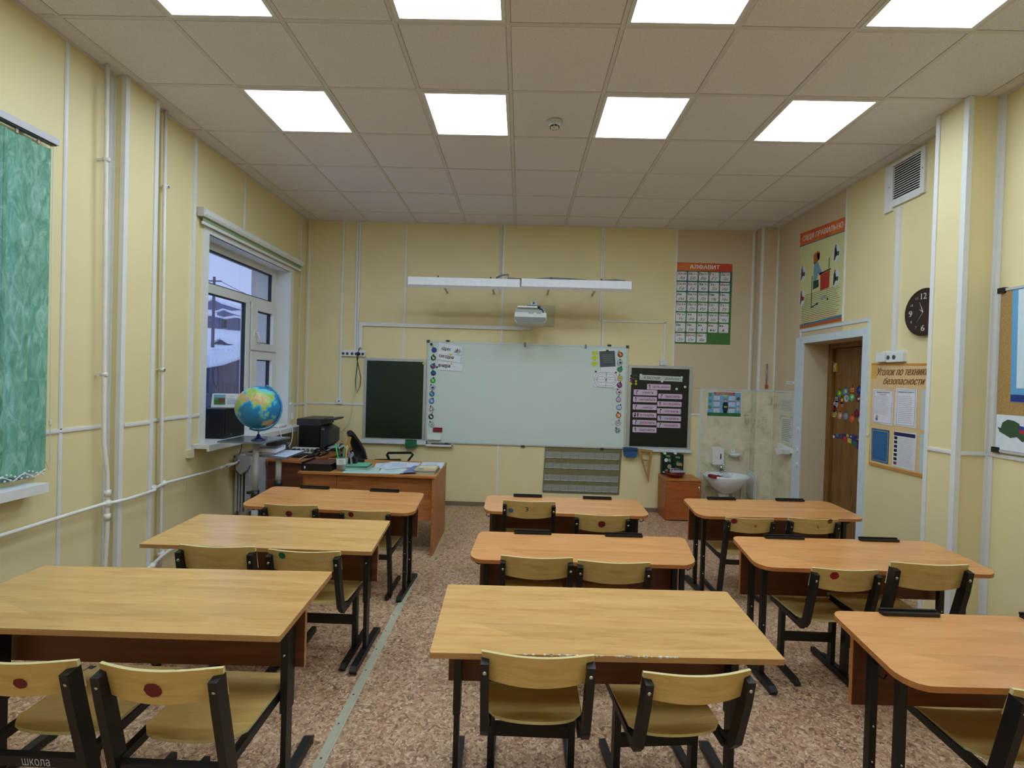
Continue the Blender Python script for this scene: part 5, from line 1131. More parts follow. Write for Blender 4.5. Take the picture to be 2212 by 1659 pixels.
# ------------------------------------------------------------------ pupils' desks
def desk(label, nl, nr, fr_, fl, z, tilt=.03, rounded=True, trays=True, group=None):
    # nl.. fl: the four corners of the top (x, y); the far edge is raised by tilt
    group = 'desks with rounded orange tops' if rounded else 'desks with square light tops'
    cx = (nl[0]+nr[0]+fr_[0]+fl[0])/4; cy = (nl[1]+nr[1]+fr_[1]+fl[1])/4
    rz = math.atan2(nr[1]-nl[1]+fr_[1]-fl[1], nr[0]-nl[0]+fr_[0]-fl[0])
    t = thing('school_desk', label, 'desk', (cx, cy, 0), rz, group)
    F = WM[t.name]; inv = F.inverted()
    w = ((nr[0]-nl[0])+(fr_[0]-fl[0]))/2; d = ((fl[1]-nl[1])+(fr_[1]-nr[1]))/2
    TM, EM = (TOPO, EDGEO) if rounded else (TOPL, EDGEL)
    loc = [inv @ Vector((p[0], p[1], 0)) for p in (fr_, fl, nl, nr)]
    hw, hd = w/2, d/2
    if rounded: P = rr(-hw, hw, -hd, hd, .05, 6, (.045, .045, .085, .085))
    else: P = rr(-hw, hw, -hd, hd, .006, 2)
    # small correction that carries the rectangle onto the measured corners
    def m(u, v):
        a = (u/hw+1)/2; c = (v/hd+1)/2
        q = loc[2]*(1-a)*(1-c)+loc[3]*a*(1-c)+loc[0]*a*c+loc[1]*(1-a)*c
        return q.x, q.y, z+tilt*c
    th = .02
    top = [Vector(m(u, v)) for u, v in P]; k = len(P)
    b = B(F); b.add(top+[p-Vector((0, 0, th)) for p in top], [tuple(range(k)), tuple(reversed(range(k, 2*k)))], TM)
    b.add(top+[p-Vector((0, 0, th)) for p in top], [(i, k+i, k+(i+1) % k, (i+1) % k) for i in range(k)], EM)
    b.build('tabletop', t)
    if trays and rounded:
        for s in (-1, 1):
            x0, x1 = s*.28-.115, s*.28+.115
            a = m(x0, hd-.012); c = m(x1, hd-.012)
            bb = B(F); y = a[1]
            bb.prism(rr(x0, x1, y-.018, y+.012, .008, 3), a[2], a[2]+.012, BLACKP); bb.prism(rr(x0, x1, y+.003, y+.012, .004, 3), a[2]+.012, a[2]+.019, BLACKP)
            bb.build('pencil_tray', t)
    if 'chipped' in label:
        bb = B(F)
        for q in range(46):
            x = -.30+.55*random.random()**.8; a = m(x, -hd); w_ = .003+.007*random.random(); h_ = .002+.005*random.random()
            bb.add([(x-w_, a[1]-.0004, a[2]+.0006), (x+w_, a[1]-.0004, a[2]+.0006), (x+w_*.6, a[1]+h_, a[2]+.0006), (x-w_*.5, a[1]+h_*.7, a[2]+.0006), (x+w_*.3, a[1]-.0006, a[2]-h_*.8)], [(0, 1, 2, 3), (0, 4, 1)], M(214, 214, 206, .8))
        o = bb.build('edge_chips', t); o['kind'] = 'stuff'
    # legs
    lx = hw-.075
    zt = z-.03
    for s in (-1, 1):
        if rounded:
            for y in (-.075, .055): 
                o = B(F).bar([(s*lx, y, .03), (s*lx, y, zt+.01)], .026, .026, BLACKM)
                for q in (.17, .30): o.disc(0, 0, .001, 0, .001, BLACKM, 3) if 0 else o.ball((s*lx-s*.0, y-.014, q+.04*(y > 0)), .0045, CHROME, 6)
                o.build('leg', t)
        else:
            o = B(F).box(s*lx-.0135, s*lx+.0135, -.03, .03, .30, zt+.008, BLACKM).box(s*lx-.010, s*lx+.010, -.024, .024, .03, .31, BLACKM); o.ball((s*lx, -.031, .52 if z > .6 else .46), .006, CHROME, 6)
            o.build('leg', t)
        B(F).bar([(s*lx, -.21, .012), (s*lx, -.19, .025), (s*lx, .21, .025), (s*lx, .23, .012)], .036, .03, BLACKM).build('foot', t)
        B(F).bar([(s*lx, -hd+.07, zt-.005), (s*lx, hd-.05, zt+tilt*.7)], .026, .026, BLACKM).build('top_rail', t)
    B(F).box(-lx, lx, .02, .045, zt-.05, zt-.02, BLACKM).build('cross_rail', t)
    py = .10 if rounded else .05
    B(F).box(-lx-.04, lx+.04, py, py+.016, z-.27, z-.005, APRON).box(-lx-.042, -lx-.04, py, py+.016, z-.27, z-.005, EDGEO).box(lx+.04, lx+.042, py, py+.016, z-.27, z-.005, EDGEO if rounded else EDGEL).build('front_panel', t)
    for s in (-1, 1):
        if rounded: B(F).tube([(s*(lx+.02), -.05, z-.03), (s*(lx+.055), -.05, z-.035), (s*(lx+.06), -.05, z-.07), (s*(lx+.04), -.05, z-.08), (s*(lx+.03), -.05, z-.065)], .0035, BLACKM, 6).build('bag_hook', t)
    return t
def tz(p, z, dz): k = (CAMZ-z-dz)/(CAMZ-z); return (p[0]*k, p[1]*k)
def mk(label, c, z, **kw):
    nl, nr, f_r, f_l = c; dz = .03
    return desk(label, nl, nr, tz(f_r, z, dz), tz(f_l, z, dz), z, dz, **kw)
mk('light square-cornered desk with chipped front edge, nearest in the middle row', ((-.276, 1.609), (.920, 1.651), (.945, 2.179), (-.295, 2.148)), .65, rounded=False)
mk('orange rounded desk second from the camera in the middle row', ((-.255, 2.61), (.985, 2.64), (1.075, 3.12), (-.235, 3.10)), .59)
mk('orange rounded desk farthest in the middle row, nearest the whiteboard', ((-.25, 3.575), (.985, 3.575), (1.0, 4.075), (-.25, 4.07)), .59)
mk('orange rounded desk farthest in the window row, by the teacher desk', ((-1.94, 3.35), (-.70, 3.30), (-.745, 3.90), (-2.0, 3.96)), .63)
mk('light square-cornered desk in the middle of the window row', ((-1.955, 2.488), (-.742, 2.495), (-.792, 3.039), (-2.0, 3.046)), .655, rounded=False)
mk('light square-cornered desk nearest in the window row, cut by left edge', ((-2.02, 1.56), (-.767, 1.582), (-.800, 2.117), (-2.04, 2.07)), .70, rounded=False)
mk('orange rounded desk farthest in the door row, before the basin', ((1.30, 3.50), (2.55, 3.57), (2.58, 4.10), (1.36, 4.03)), .626)
mk('orange rounded desk in the middle of the door row', ((1.235, 2.49), (2.475, 2.50), (2.53, 3.02), (1.31, 2.985)), .65)
mk('orange rounded desk nearest in the door row, cut by right edge', ((1.235, 1.53), (2.46, 1.56), (2.54, 2.05), (1.305, 2.03)), .65)

# ------------------------------------------------------------------ pupils' chairs (local: facing +y, back top at y = -.27, z = .70)
def yb(x, w=.18): return .036*(1-(x/w)**2)
def make_chair(kind, label, loc, rz=0, marks=()):
    t = thing('school_chair', label, 'chair', loc, rz, 'school chairs'); F = WM[t.name]
    def bk(x, z, off=0):   # point on the rear face of the backrest
        q = (z-.585)/.115; return (x, -.245-.028*q-yb(x)+off, z)
    b = B(F); n = 13; vs = []; zb, zt = .582, .70
    prof = [(zb, 0), (zb+.02, 0), (zt-.02, 0), (zt, 0)]
    for off in (0, .011):
        for i in range(n):
            x = -.18+.36*i/(n-1); e = abs(x)/.18
            for j in range(4):
                zz = zb+(zt-zb)*j/3; 
                if j == 0: zz += .012*(e**2)
                if j == 3: zz -= .004*(e**6)
                vs.append(bk(x, zz, off))
    m_ = n*4; fs = []
    for i in range(n-1):
        for j in range(3): a = i*4+j; fs.append((a, a+4, a+5, a+1)); fs.append((m_+a, m_+a+1, m_+a+5, m_+a+4))
    b.add(vs, fs, PLY, True)
    ed = []
    for i in range(n-1): a = i*4; ed += [(a, m_+a, m_+a+4, a+4), (a+3, a+7, m_+a+7, m_+a+3)]
    for j in range(3): ed += [(j, j+1, m_+j+1, m_+j), ((n-1)*4+j, m_+(n-1)*4+j, m_+(n-1)*4+j+1, (n-1)*4+j+1)]
    b.add(vs, ed, PLYE)
    back = b.build('backrest', t)
    # seat: slightly dished, rounded rear edge
    b = B(F); n = 13; r_ = 9; vs = []
    for dz in (0, -.011):
        for i in range(n):
            u = -1+2*i/(n-1); hwid = .166
            for j in range(r_):
                q = j/(r_-1); rear = -.165+.030*(abs(u)**2.2)+.03*(abs(u)**8); front = .20
                y = rear+(front-rear)*q; x = u*(hwid+.006*q)
                z = .385+.0-.012*(1-u*u)*math.sin(PI*min(1, q*1.1))*.8+.012*(q < .1)*(1-u*u)*0-.018*max(0, q-.8)**1*2
                vs.append((x, y, z+dz))
    m_ = n*r_; fs = []; ed = []
    for i in range(n-1):
        for j in range(r_-1): a = i*r_+j; fs.append((a, a+r_, a+r_+1, a+1)); fs.append((m_+a, m_+a+1, m_+a+r_+1, m_+a+r_))
        a = i*r_; ed += [(a, m_+a, m_+a+r_, a+r_), (a+r_-1, a+2*r_-1, m_+a+2*r_-1, m_+a+r_-1)]
    for j in range(r_-1): ed += [(j, j+1, m_+j+1, m_+j), ((n-1)*r_+j, m_+(n-1)*r_+j, m_+(n-1)*r_+j+1, (n-1)*r_+j+1)]
    b.add(vs, fs, PLY, True); b.add(vs, ed, PLYE); b.build('seat', t)
    for s in (-1, 1): B(F).lathe([(.001, 0), (.007, 0), (.007, .003), (.001, .003)], (s*.125, -.105, .379), CHROME, 8).build('rivet', t)
    for s in (-1, 1):
        if kind == 'A':
            B(F).bar([(s*.168, -.279, .672), (s*.168, -.262, .58), (s*.168, -.215, .36), (s*.168, -.155, .02)], .026, .045, BLACKM).build('back_post', t)
            B(F).bar([(s*.165, -.215, .352), (s*.165, -.17, .355), (s*.165, .18, .368)], .024, .030, BLACKM).build('seat_rail', t)
            B(F).bar([(s*.150, -.20, .02), (s*.150, .19, .02)], .024, .03, BLACKM).build('runner', t)
        else:
            B(F).bar([(s*.168, -.279, .672), (s*.168, -.262, .58), (s*.168, -.212, .40), (s*.168, -.192, .375), (s*.166, -.15, .362)], .026, .042, BLACKM).build('back_post', t)
            B(F).bar([(s*.160, -.165, .348), (s*.160, .18, .362)], .024, .030, BLACKM).build('seat_rail', t)
            B(F).bar([(s*.155, .065, .03), (s*.155, .06, .358)], .026, .036, BLACKM).build('leg', t)
            B(F).bar([(s*.155, -.13, .010), (s*.155, -.11, .022), (s*.155, .25, .022)], .028, .03, BLACKM).build('runner', t)
        B(F).lathe([(.001, 0), (.008, 0), (.006, .004), (.001, .004)], (0, 0, 0), CHROME, 10).build('x') if 0 else B(F @ Matrix.Translation((s*.168, -.291, .635)) @ Matrix.Rotation(PI/2, 4, 'X')).lathe([(.001, -.001), (.008, -.001), (.006, .004), (.001, .005)], (0, 0, 0), CHROME, 10).build('bolt', t)
    if kind == 'A': B(F).box(-.156, .156, -.225, -.20, .318, .350, BLACKM).build('crossbar', t)
    else: B(F).box(-.142, .142, .045, .068, .165, .212, BLACKM).build('crossbar', t)
    for mk_ in marks:
        typ, x, z, s, c = mk_
        if typ == 'школа':
            B(F @ frame((0, -.2252, 0), (1, 0, 0), (0, 0, 1), (0, -1, 0))).text(typ, x, z, .085, .022, .001, M(*c), shear=-.2).build('handwriting', t); continue
        b = B(F)
        if typ == 'dot':
            k = 18; b.add([bk(x, z, -.0012)]+[bk(x+s*math.cos(2*PI*i/k)*(1+.06*math.sin(3*i)), z+s*.95*math.sin(2*PI*i/k)*(1+.05*math.cos(2*i)), -.0012) for i in range(k)], [(0, i+1, (i+1) % k+1) for i in range(k)], M(*c, .6))
            b.build('painted_dot', back)
        else:
            b.warp = lambda p: bk(p[0], p[1], -.0012); b.text(typ, x, z, s*len(typ)*.6, s, 0, M(*c, .6), rot=.0, bold=.0006); b.build('painted_mark', back)
    return t
def chair(kind, label, x, yt, zt, w=.36, rz=0, marks=()):
    s = w/.36; h = zt/.70
    # place so that the top of the back stands at (x, yt)
    t = make_chair(kind, label, (0, 0, 0), 0, marks)
    t.location = (x-(-.27-0)*(-math.sin(rz))*1.0, yt+.27*s*math.cos(rz), 0); t.rotation_euler = (0, 0, rz); t.scale = (s, s, h)
    return t
RD = (110, 22, 32); RD2 = (120, 26, 24)
chair('B', 'plain chair pushed under the nearest middle desk, left one, no paint mark', .083, 1.585, .68, .368)
chair('B', 'plain chair turned slightly outward at the nearest middle desk, right one', .603, 1.585, .642, .362, .10)
chair('A', 'chair with large dark red dot, nearest in window row, fully in view', -1.045, 1.425, .69, .373, .0, [('dot', -.005, .635, .026, RD)])
chair('A', 'chair with dark red dot cut by the left picture edge', -1.50, 1.44, .685, .373, .0, [('dot', .035, .632, .019, RD), ('школа', .02, .334, .02, (200, 200, 204))])
chair('B', 'unmarked chair at the second middle desk, left of the pair', .107, 2.425, .69)
chair('B', 'unmarked chair at the second middle desk, right of the pair', .491, 2.425, .68)
chair('B', 'chair with pale blue dot and dark numeral 3 at the farthest middle desk', .084, 3.35, .735, .36, 0, [('dot', -.125, .632, .018, (80, 110, 140)), ('3', -.015, .648, .03, (20, 40, 50))])
chair('B', 'chair with central dark red dot at the farthest middle desk', .564, 3.22, .693, .36, 0, [('dot', -.005, .640, .024, RD2)])
chair('B', 'plain taller chair, left one at the second window-row desk', -1.40, 2.255, .75, .36, 0)
chair('B', 'chair with green dot and faint numbers 1600-1750, second window-row desk', -1.049, 2.395, .69, .36, 0, [('dot', -.10, .675, .019, (24, 100, 60)), ('1600-1750', .11, .660, .016, (214, 206, 170))])
chair('A', 'chair with dark red dot at the farthest window-row desk, left one', -1.515, 3.235, .685, .36, 0, [('dot', .0, .640, .022, RD2)])
chair('A', 'chair with dark red dot and red strokes, right one by the teacher desk', -1.028, 3.29, .648, .335, 0, [('dot', -.10, .668, .022, RD2), ('11', .03, .618, .02, (160, 30, 30))])
chair('A', 'chair with red dot at its left corner and numeral 4, farthest door-row desk', 1.636, 3.44, .645, .335, 0, [('dot', -.125, .672, .022, (140, 26, 34)), ('4', .03, .640, .026, (160, 50, 30))])
chair('A', 'chair with dark dot at its right corner, farthest door-row desk', 2.07, 3.43, .66, .345, 0, [('dot', .105, .685, .020, (120, 60, 36)), ('6', .02, .640, .022, (150, 70, 40))])
chair('B', 'chair with bright red dot near its left end, middle door-row desk', 1.636, 2.436, .68, .325, 0, [('dot', -.075, .668, .022, (150, 20, 26)), ('11.12', .12, .655, .018, (210, 200, 170))])
chair('B', 'plain taller chair standing back from the middle door-row desk', 1.945, 2.315, .765, .36, 0)
chair('A', 'chair cut by the lower right picture corner, dark red dot on its back', 1.705, 1.50, .675, .36, 0, [('dot', -.02, .655, .026, RD)])

# ------------------------------------------------------------------ teacher's desk and side desk
TZ = .70
t = thing('teacher_desk', 'brown teacher desk covered with papers in front of the chalkboard', 'desk', (-1.31, 4.57, 0))
B().prism([(-1.93, 4.235), (-.711, 4.215), (-.725, 4.93), (-1.94, 4.96)], TZ-.018, TZ, DESKT).build('tabletop', t)
b = B(); P_ = [(-1.93, 4.235), (-.711, 4.215), (-.725, 4.93), (-1.94, 4.96)]
b.add([(x, y, TZ-.0185) for x, y in P_]+[(x, y, TZ-.001) for x, y in P_], [(i, (i+1) % 4, 4+(i+1) % 4, 4+i) for i in range(4)], EDGEO); b.v = [Vector((v.x+(-.0005 if v.x < -1 else .0005), v.y+(-.0006 if v.y < 4.5 else .0006), v.z)) for v in b.v]; b.build('edge_band', t)
B().box(-.745, -.727, 4.225, 4.92, 0, TZ-.019, DESKW).build('side_panel', t); B().box(-1.90, -1.882, 4.27, 4.93, 0, TZ-.019, DESKW).build('side_panel', t)
B().box(-1.882, -.745, 4.262, 4.278, .30, TZ-.019, DESKW).build('front_panel', t)
B(frame((0, 4.262, 0), (1, 0, 0), (0, 0, 1), (0, -1, 0))).box(-1.595, -1.592, .48, TZ-.02, 0, .0012, M(90, 46, 22)).build('panel_seam', t)
t = thing('side_desk', 'dark brown side desk against the window wall holding the printer', 'desk', (-2.28, 5.25, 0))
B().prism([(-2.505, 4.78), (-2.07, 4.72), (-1.96, 5.30), (-1.93, 5.88), (-2.505, 5.88)], TZ-.02, TZ, DESKW).build('tabletop', t)
B().prism([(-2.50, 4.82), (-2.10, 4.77), (-2.10, 4.79), (-2.50, 4.84)], 0, TZ-.02, APRON).build('end_panel', t)
B().box(-2.12, -2.102, 4.80, 5.86, .0, TZ-.02, APRON).build('side_panel', t)
B().box(-2.48, -1.95, 5.84, 5.86, .1, TZ-.02, APRON).build('rear_panel', t)
B().prism([(-2.10, 5.3), (-1.95, 5.35), (-1.93, 5.84), (-2.10, 5.84)], .40, .42, APRON).build('shelf', t)
# office chair
t = thing('office_chair', 'black office chair turned sideways behind the teacher desk', 'chair', (-1.45, 5.25, 0))
f_ = frame((0, 0, 0), (1, 0, 0), (0, 0, 1), (0, -1, 0))
OB = plain('black_fabric', (20, 22, 26), .85, var=.15, scale=90)
bp = [(-1.87, .93), (-1.855, .955), (-1.825, .96), (-1.79, .935), (-1.72, .84), (-1.66, .74), (-1.62, .60), (-1.62, .50), (-1.70, .48), (-1.75, .62), (-1.82, .80)]
vs = []; k = len(bp); cxx_, czz = -1.72, .72
lay = [(-5.36, .84), (-5.33, .96), (-5.25, 1.0), (-5.17, .96), (-5.14, .84)]
b = B(f_); 
for n0, sc in lay: vs += [((cxx_+(u-cxx_)*sc)*(-n0/5.25), czz+(v-czz)*sc, n0) for u, v in bp]
fs = [tuple(range(k)), tuple(reversed(range(4*k, 5*k)))]+[(l*k+i, l*k+(i+1) % k, (l+1)*k+(i+1) % k, (l+1)*k+i) for l in range(4) for i in range(k)]
b.add(vs, fs, OB, True); b.build('backrest', t)
B().rbox((-1.66, -1.20, 5.02, 5.48, .43, .50), OB, .03).build('seat', t)
for y in (5.0, 5.50): B().bar([(-1.47, y, .46), (-1.46, y, .60), (-1.49, y, .665), (-1.48, y, .685), (-1.22, y, .695), (-1.195, y, .675), (-1.25, y, .60), (-1.26, y, .46)], .03, .022, BLACKP, (0, 1, 0)).build('armrest', t)
B().tube([(-1.43, 5.25, .43), (-1.43, 5.25, .08)], .025, BLACKP, 12).build('gas_column', t)
for a in range(5): 
    c_, s_ = math.cos(a*2*PI/5+.3)*.27, math.sin(a*2*PI/5+.3)*.27
    B().tube([(-1.43, 5.25, .10), (-1.43+c_, 5.25+s_, .07)], .018, BLACKP, 8).ball((-1.43+c_, 5.25+s_, .028), .027, BLACKP, 8).build('base_spoke', t)
# ------------------------------------------------------------------ small things
def zp(px, py, z):
    d = ray(px, py); t = (z-CAMZ)/d.z; return Vector((t*d.x, t*d.y, z))
def flat(pts, z, th=.0006):
    return [(zp(px, py, z).x, zp(px, py, z).y) for px, py in pts]
FT_ = lambda z: FH(z)
# things on the teacher desk
t = thing('letter_tray', 'black desk tray holding a brown folder, left end of the teacher desk', 'tray', (-1.79, 4.4, TZ))
x0, x1, y0, y1 = -1.92, -1.655, 4.275, 4.56
B().box(x0, x1, y0, y1, TZ, TZ+.006, BLACKP).box(x0, x1, y0, y0+.008, TZ+.006, TZ+.062, BLACKP).box(x0, x0+.008, y0+.008, y1, TZ+.006, TZ+.075, BLACKP).box(x1-.008, x1, y0+.008, y1, TZ+.006, TZ+.062, BLACKP).box(x0+.008, x1-.008, y1-.008, y1, TZ+.006, TZ+.062, BLACKP).build('tray', t)
B().box(x0+.012, x1-.012, y0+.03, y1-.012, TZ+.045, TZ+.06, M(80, 40, 36)).build('folder', t)
B(frame((0, y0, 0), (1, 0, 0), (0, 0, 1), (0, -1, 0))).rrect(x0+.028, x0+.04, TZ+.02, TZ+.042, .003, 0, .003, M(206, 206, 206)).build('clip', t)
# cup of pens
cx, cy = -1.585, 4.36
t = thing('pen_cup', 'clear plastic pen cup with a white note stuck to it', 'pen cup', (cx, cy, TZ))
b = B().lathe([(.001, TZ+.001), (.048, TZ+.001), (.052, TZ+.115), (.049, TZ+.115), (.045, TZ+.006), (.001, TZ+.006)], (cx, cy, 0), FILM, 20); b.build('cup', t)
B(frame((cx+.005, cy-.054, TZ+.05), (1, 0, .08), (-.08, 0, 1), (0, -1, 0))).box(-.035, .047, .008, .062, 0, .001, M(216, 224, 220)).lines(-.015, .037, .018, .052, 3, .0013, M(80, 140, 120), .3).build('note', t)
t = thing('pen_organiser', 'black arched pen organiser behind the clear cup', 'pen cup', (cx-.04, cy+.09, TZ))
B(frame((0, cy+.13, 0), (1, 0, 0), (0, 0, 1), (0, -1, 0))).prism([(cx-.085, TZ), (cx+.10, TZ), (cx+.10, TZ+.09), (cx+.06, TZ+.12), (cx-.04, TZ+.135), (cx-.075, TZ+.115), (cx-.085, TZ+.08)], 0, .06, BLACKP).build('body', t)
def stick(name, label, cat, a, c, r, m, tip=None, grp='pens in the cup'):
    t = thing(name, label, cat, (a[0], a[1], a[2]), 0, grp); B().tube([a, c], r, m, 8).build('barrel', t)
    if tip: d = (Vector(c)-Vector(a)).normalized(); B().tube([c, tuple(Vector(c)+d*.02)], r*.75, tip, 8).build('tip', t)
for ds, dx, dy, dx2, z2, r, c, tp in [('bright green marker leaning left', -.02, 0, -.06, .215, .008, (30, 160, 70), (80, 200, 90)), ('blue ballpoint pen', -.015, .01, -.03, .16, .004, (20, 60, 150), (20, 40, 90)), ('white-capped pen', -.005, .0, -.03, .19, .006, (40, 44, 60), (210, 212, 214)), ('dark blue pen standing upright', .0, .015, .0, .17, .004, (16, 24, 90), None), ('green pen in the middle', .01, -.01, .012, .175, .004, (40, 130, 60), (90, 170, 60)), ('black pen to the right', .02, .01, .035, .17, .005, (20, 20, 24), None), ('yellow pencil by the brush', .025, 0, .042, .225, .0045, (214, 170, 30), None), ('grey capped marker', .03, .01, .06, .19, .006, (90, 92, 100), (60, 60, 66))]:
    stick('pen', ds+' in the pen cup', 'pen', (cx+dx, cy+dy, TZ+.01), (cx+dx2, cy+dy, TZ+z2), r, M(*c), M(*tp) if tp else None)
t = thing('paint_brush', 'flat paint brush with wooden handle standing bristles down in the cup', 'brush', (cx+.01, cy+.02, TZ+.01), 0)
fb = frame((cx+.02, cy+.02, TZ+.13), (1, 0, -.22), (.22, 0, 1), (0, -1, 0))
B(fb).box(-.023, .023, -.03, .06, -.006, .006, M(150, 142, 124, .9)).build('bristles', t); B(fb).box(-.024, .024, .06, .085, -.008, .008, M(190, 186, 170, .3, .6)).build('ferrule', t)
B(fb).prism([(-.02, .085), (.02, .085), (.012, .12), (.013, .17), (-.013, .17), (-.014, .12)], -.006, .006, WS).build('handle', t)
t = thing('spanner', 'grey open-ended spanner standing beside the pen cup', 'tool', (cx+.09, cy+.03, TZ), 0)
fb = frame((cx+.085, cy+.02, TZ), (1, 0, .15), (-.15, 0, 1), (0, -1, 0))
B(fb).prism([(-.008, 0), (.012, 0), (.008, .11), (.03, .13), (.03, .155), (.016, .165), (.014, .145), (.002, .145), (-.002, .165), (-.02, .158), (-.02, .13), (-.006, .11)], -.005, .005, M(160, 164, 168, .3, .5)).build('body', t)
# green notebooks
MINT = M(120, 196, 160); MINTD = M(30, 90, 70)
zc = TZ+.0008; 
for k, (o, h, c, ds) in enumerate([(.0, .004, (150, 206, 178), 'lowest, almost flat mint notebook of the pile'), (.004, .008, (206, 214, 214), 'second mint notebook of the pile, white edge'), (-.002, .009, (110, 190, 150), 'third mint notebook of the pile'), (.006, .007, (160, 206, 186), 'fourth pale mint notebook of the pile'), (0, .010, (26, 64, 54), 'dark green notebook near the top of the pile'), (.004, .007, (90, 176, 140), 'topmost mint notebook of the pile')]):
    t = thing('notebook', ds, 'notebook', (-1.45, 4.42, zc), .05*((k*3) % 4-1.5)*.6, 'mint notebooks in a pile')
    F = WM[t.name]; B(F).box(-.125+o, .09+o, -.085, .085, .0, h*.35, M(*c)).box(-.125+o, .09+o, -.085, .085, h*.65, h, M(*c)).box(-.125+o, -.123+o, -.085, .085, h*.35, h*.65, M(*c)).build('cover', t)
    B(F).box(-.122+o, .087+o, -.083, .083, h*.35, h*.65, PAPER).build('pages', t); zc += h+.0005
def sheetz(label, pts, z, c=(196, 208, 222), grp='loose papers on the teacher desk', name='paper_sheet', lines=True):
    P_ = flat(pts, z); xs_ = [p[0] for p in P_]; ys_ = [p[1] for p in P_]
    t = thing(name, label, 'paper', (sum(xs_)/len(xs_), sum(ys_)/len(ys_), z), 0, grp)
    B(FH(z)).prism(P_, 0, .0008, M(*c, .7)).build('sheet', t)
    if lines:
        x0, x1, y0, y1 = min(xs_), max(xs_), min(ys_), max(ys_)
        b = B(FH(z)); b.lines(x0+(x1-x0)*.25, x0+(x1-x0)*.75, y0+(y1-y0)*.2, y0+(y1-y0)*.8, 7, .001, M(150, 164, 184), .25); b.build('writing', t)
sheetz('mint open notebook page beside the notebook pile', [(738, 1022), (752, 1012), (822, 1010), (815, 1023)], TZ+.0015, (170, 200, 196))
sheetz('greenish open notebook page in the middle of the papers', [(815, 1023), (826, 1010), (880, 1012), (868, 1024)], TZ+.003, (184, 208, 206))
sheetz('left white paper with writing under the wide sheet', [(808, 1011), (812, 1001), (850, 999), (856, 1012)], TZ+.0045, (190, 202, 216))
sheetz('wide white paper lying on top of the pile', [(832, 1014), (826, 1006), (845, 997), (910, 1000), (900, 1008), (884, 1010)], TZ+.0065, (196, 208, 224))
sheetz('white paper at the far right corner of the desk', [(903, 1011), (913, 998), (961, 999), (954, 1012)], TZ+.001, (200, 210, 226))
for k, ds in enumerate(('lowest of the fanned exercise books', 'middle of the fanned exercise books', 'topmost of the fanned exercise books')):
    z = TZ+.004+k*.007
    sheetz(ds, [(862+k*4, 1024-k*1.5), (888+k*3, 1009-k*1.5), (902+k*1, 1009-k*1.5), (897+k, 1023-k*1.5)], z, ((70, 60, 110), (206, 206, 222), (110, 120, 160))[k], 'fanned exercise books', 'exercise_book', False)
for k, (h, c, ds) in enumerate([(.012, (40, 44, 50), 'dark book at the bottom, right end of the teacher desk'), (.010, (30, 34, 44), 'middle dark-covered book, right end of the teacher desk'), (.010, (196, 170, 110), 'top book with a tan picture cover, right end of the teacher desk')]):
    t = thing('book', ds, 'book', (-.83, 4.43, TZ+.0006+k*.0125), .02*(k-1), 'books at the right end of the teacher desk'); F = WM[t.name]; w = .095
    B(F).box(-w, w, -.12, .12, 0, .0015, M(*c)).box(-w, w, -.12, .12, h-.0015, h, M(*c)).box(-w, -w+.0015, -.12, .12, .0015, h-.0015, M(*c)).build('cover', t)
    B(F).box(-w+.003, w-.004, -.117, .117, .0015, h-.0015, PAPER).build('pages', t)
    if k == 2: B(F).box(-w+.02, w-.02, -.03, .08, h, h+.0005, M(196, 200, 180)).box(-w+.02, -.02, -.09, -.04, h, h+.0005, M(90, 130, 150)).build('cover_picture', t)
t = thing('stapler', 'black stapler lying behind the mint notebooks', 'stapler', (-1.47, 4.72, TZ)); p = zp(776, 998, TZ)
B().rbox((p.x-.06, p.x+.05, p.y-.02, p.y+.02, TZ, TZ+.014), BLACKP, .005).build('base', t); B().rbox((p.x-.045, p.x+.055, p.y-.015, p.y+.015, TZ+.016, TZ+.03), BLACKP, .005).build('arm', t)
t = thing('usb_stick', 'short dark grey pen lying by the pen cup', 'pen', tuple(zp(757, 995, TZ))); p = zp(757, 995, TZ+.005); B().tube([p-Vector((.03, .01, 0)), p+Vector((.03, .015, 0))], .0045, M(60, 66, 74), 8).build('barrel', t)
# side desk: printer, power strip, laptop
t = thing('printer', 'black multifunction printer on the side desk in the corner', 'printer', (-2.28, 5.45, TZ))
PB = plain('printer_black', (14, 15, 17), .35, var=.1); PG = M(44, 46, 50, .4)
y0 = 5.34; f_ = frame((0, y0, 0), (1, 0, 0), (0, 0, 1), (0, -1, 0))
def Q(*pts): return [PX(px, py, y0) for px, py in pts]
q = PX(645, 960, y0); r_ = PX(690, 918, y0)
B(f_).prism([(q[0], TZ+.001), (r_[0], TZ+.001), (r_[0]+.004, r_[1]), (q[0], r_[1])], -.36, 0, PB).build('body', t)
l0 = PX(642, 918, y0); l1 = PX(692, 906, y0)
B(f_).prism(rr(l0[0], l1[0]+.01, l0[1], l1[1]+.005, .012, 3), -.37, .012, PG).build('scanner_lid', t)
B(f_).prism([(l1[0]+.01, l1[1]-.005), (l1[0]+.01, l1[1]-.045), (l1[0]+.10, l1[1]-.02), (l1[0]+.135, l1[1]-.005), (l1[0]+.135, l1[1]+.01), (l1[0]+.06, l1[1]+.006)], -.34, -.03, PG).build('document_feeder', t)
B(f_).prism([(r_[0]+.005, r_[1]-.01), (r_[0]+.10, r_[1]-.06), (r_[0]+.10, r_[1]-.20), (r_[0]+.005, TZ+.002)], -.34, -.02, PG).build('front_cover', t)
B(f_).box(r_[0]+.02, r_[0]+.05, r_[1]-.055, r_[1]-.04, -.018, -.014, M(120, 124, 130)).build('control_panel', t)
B().box(r_[0]+.06, r_[0]+.20, y0+.06, y0+.30, TZ+.03, TZ+.036, PG).box(r_[0]+.10, r_[0]+.20, y0+.05, y0+.31, TZ+.001, TZ+.03, PG).build('output_tray', t)
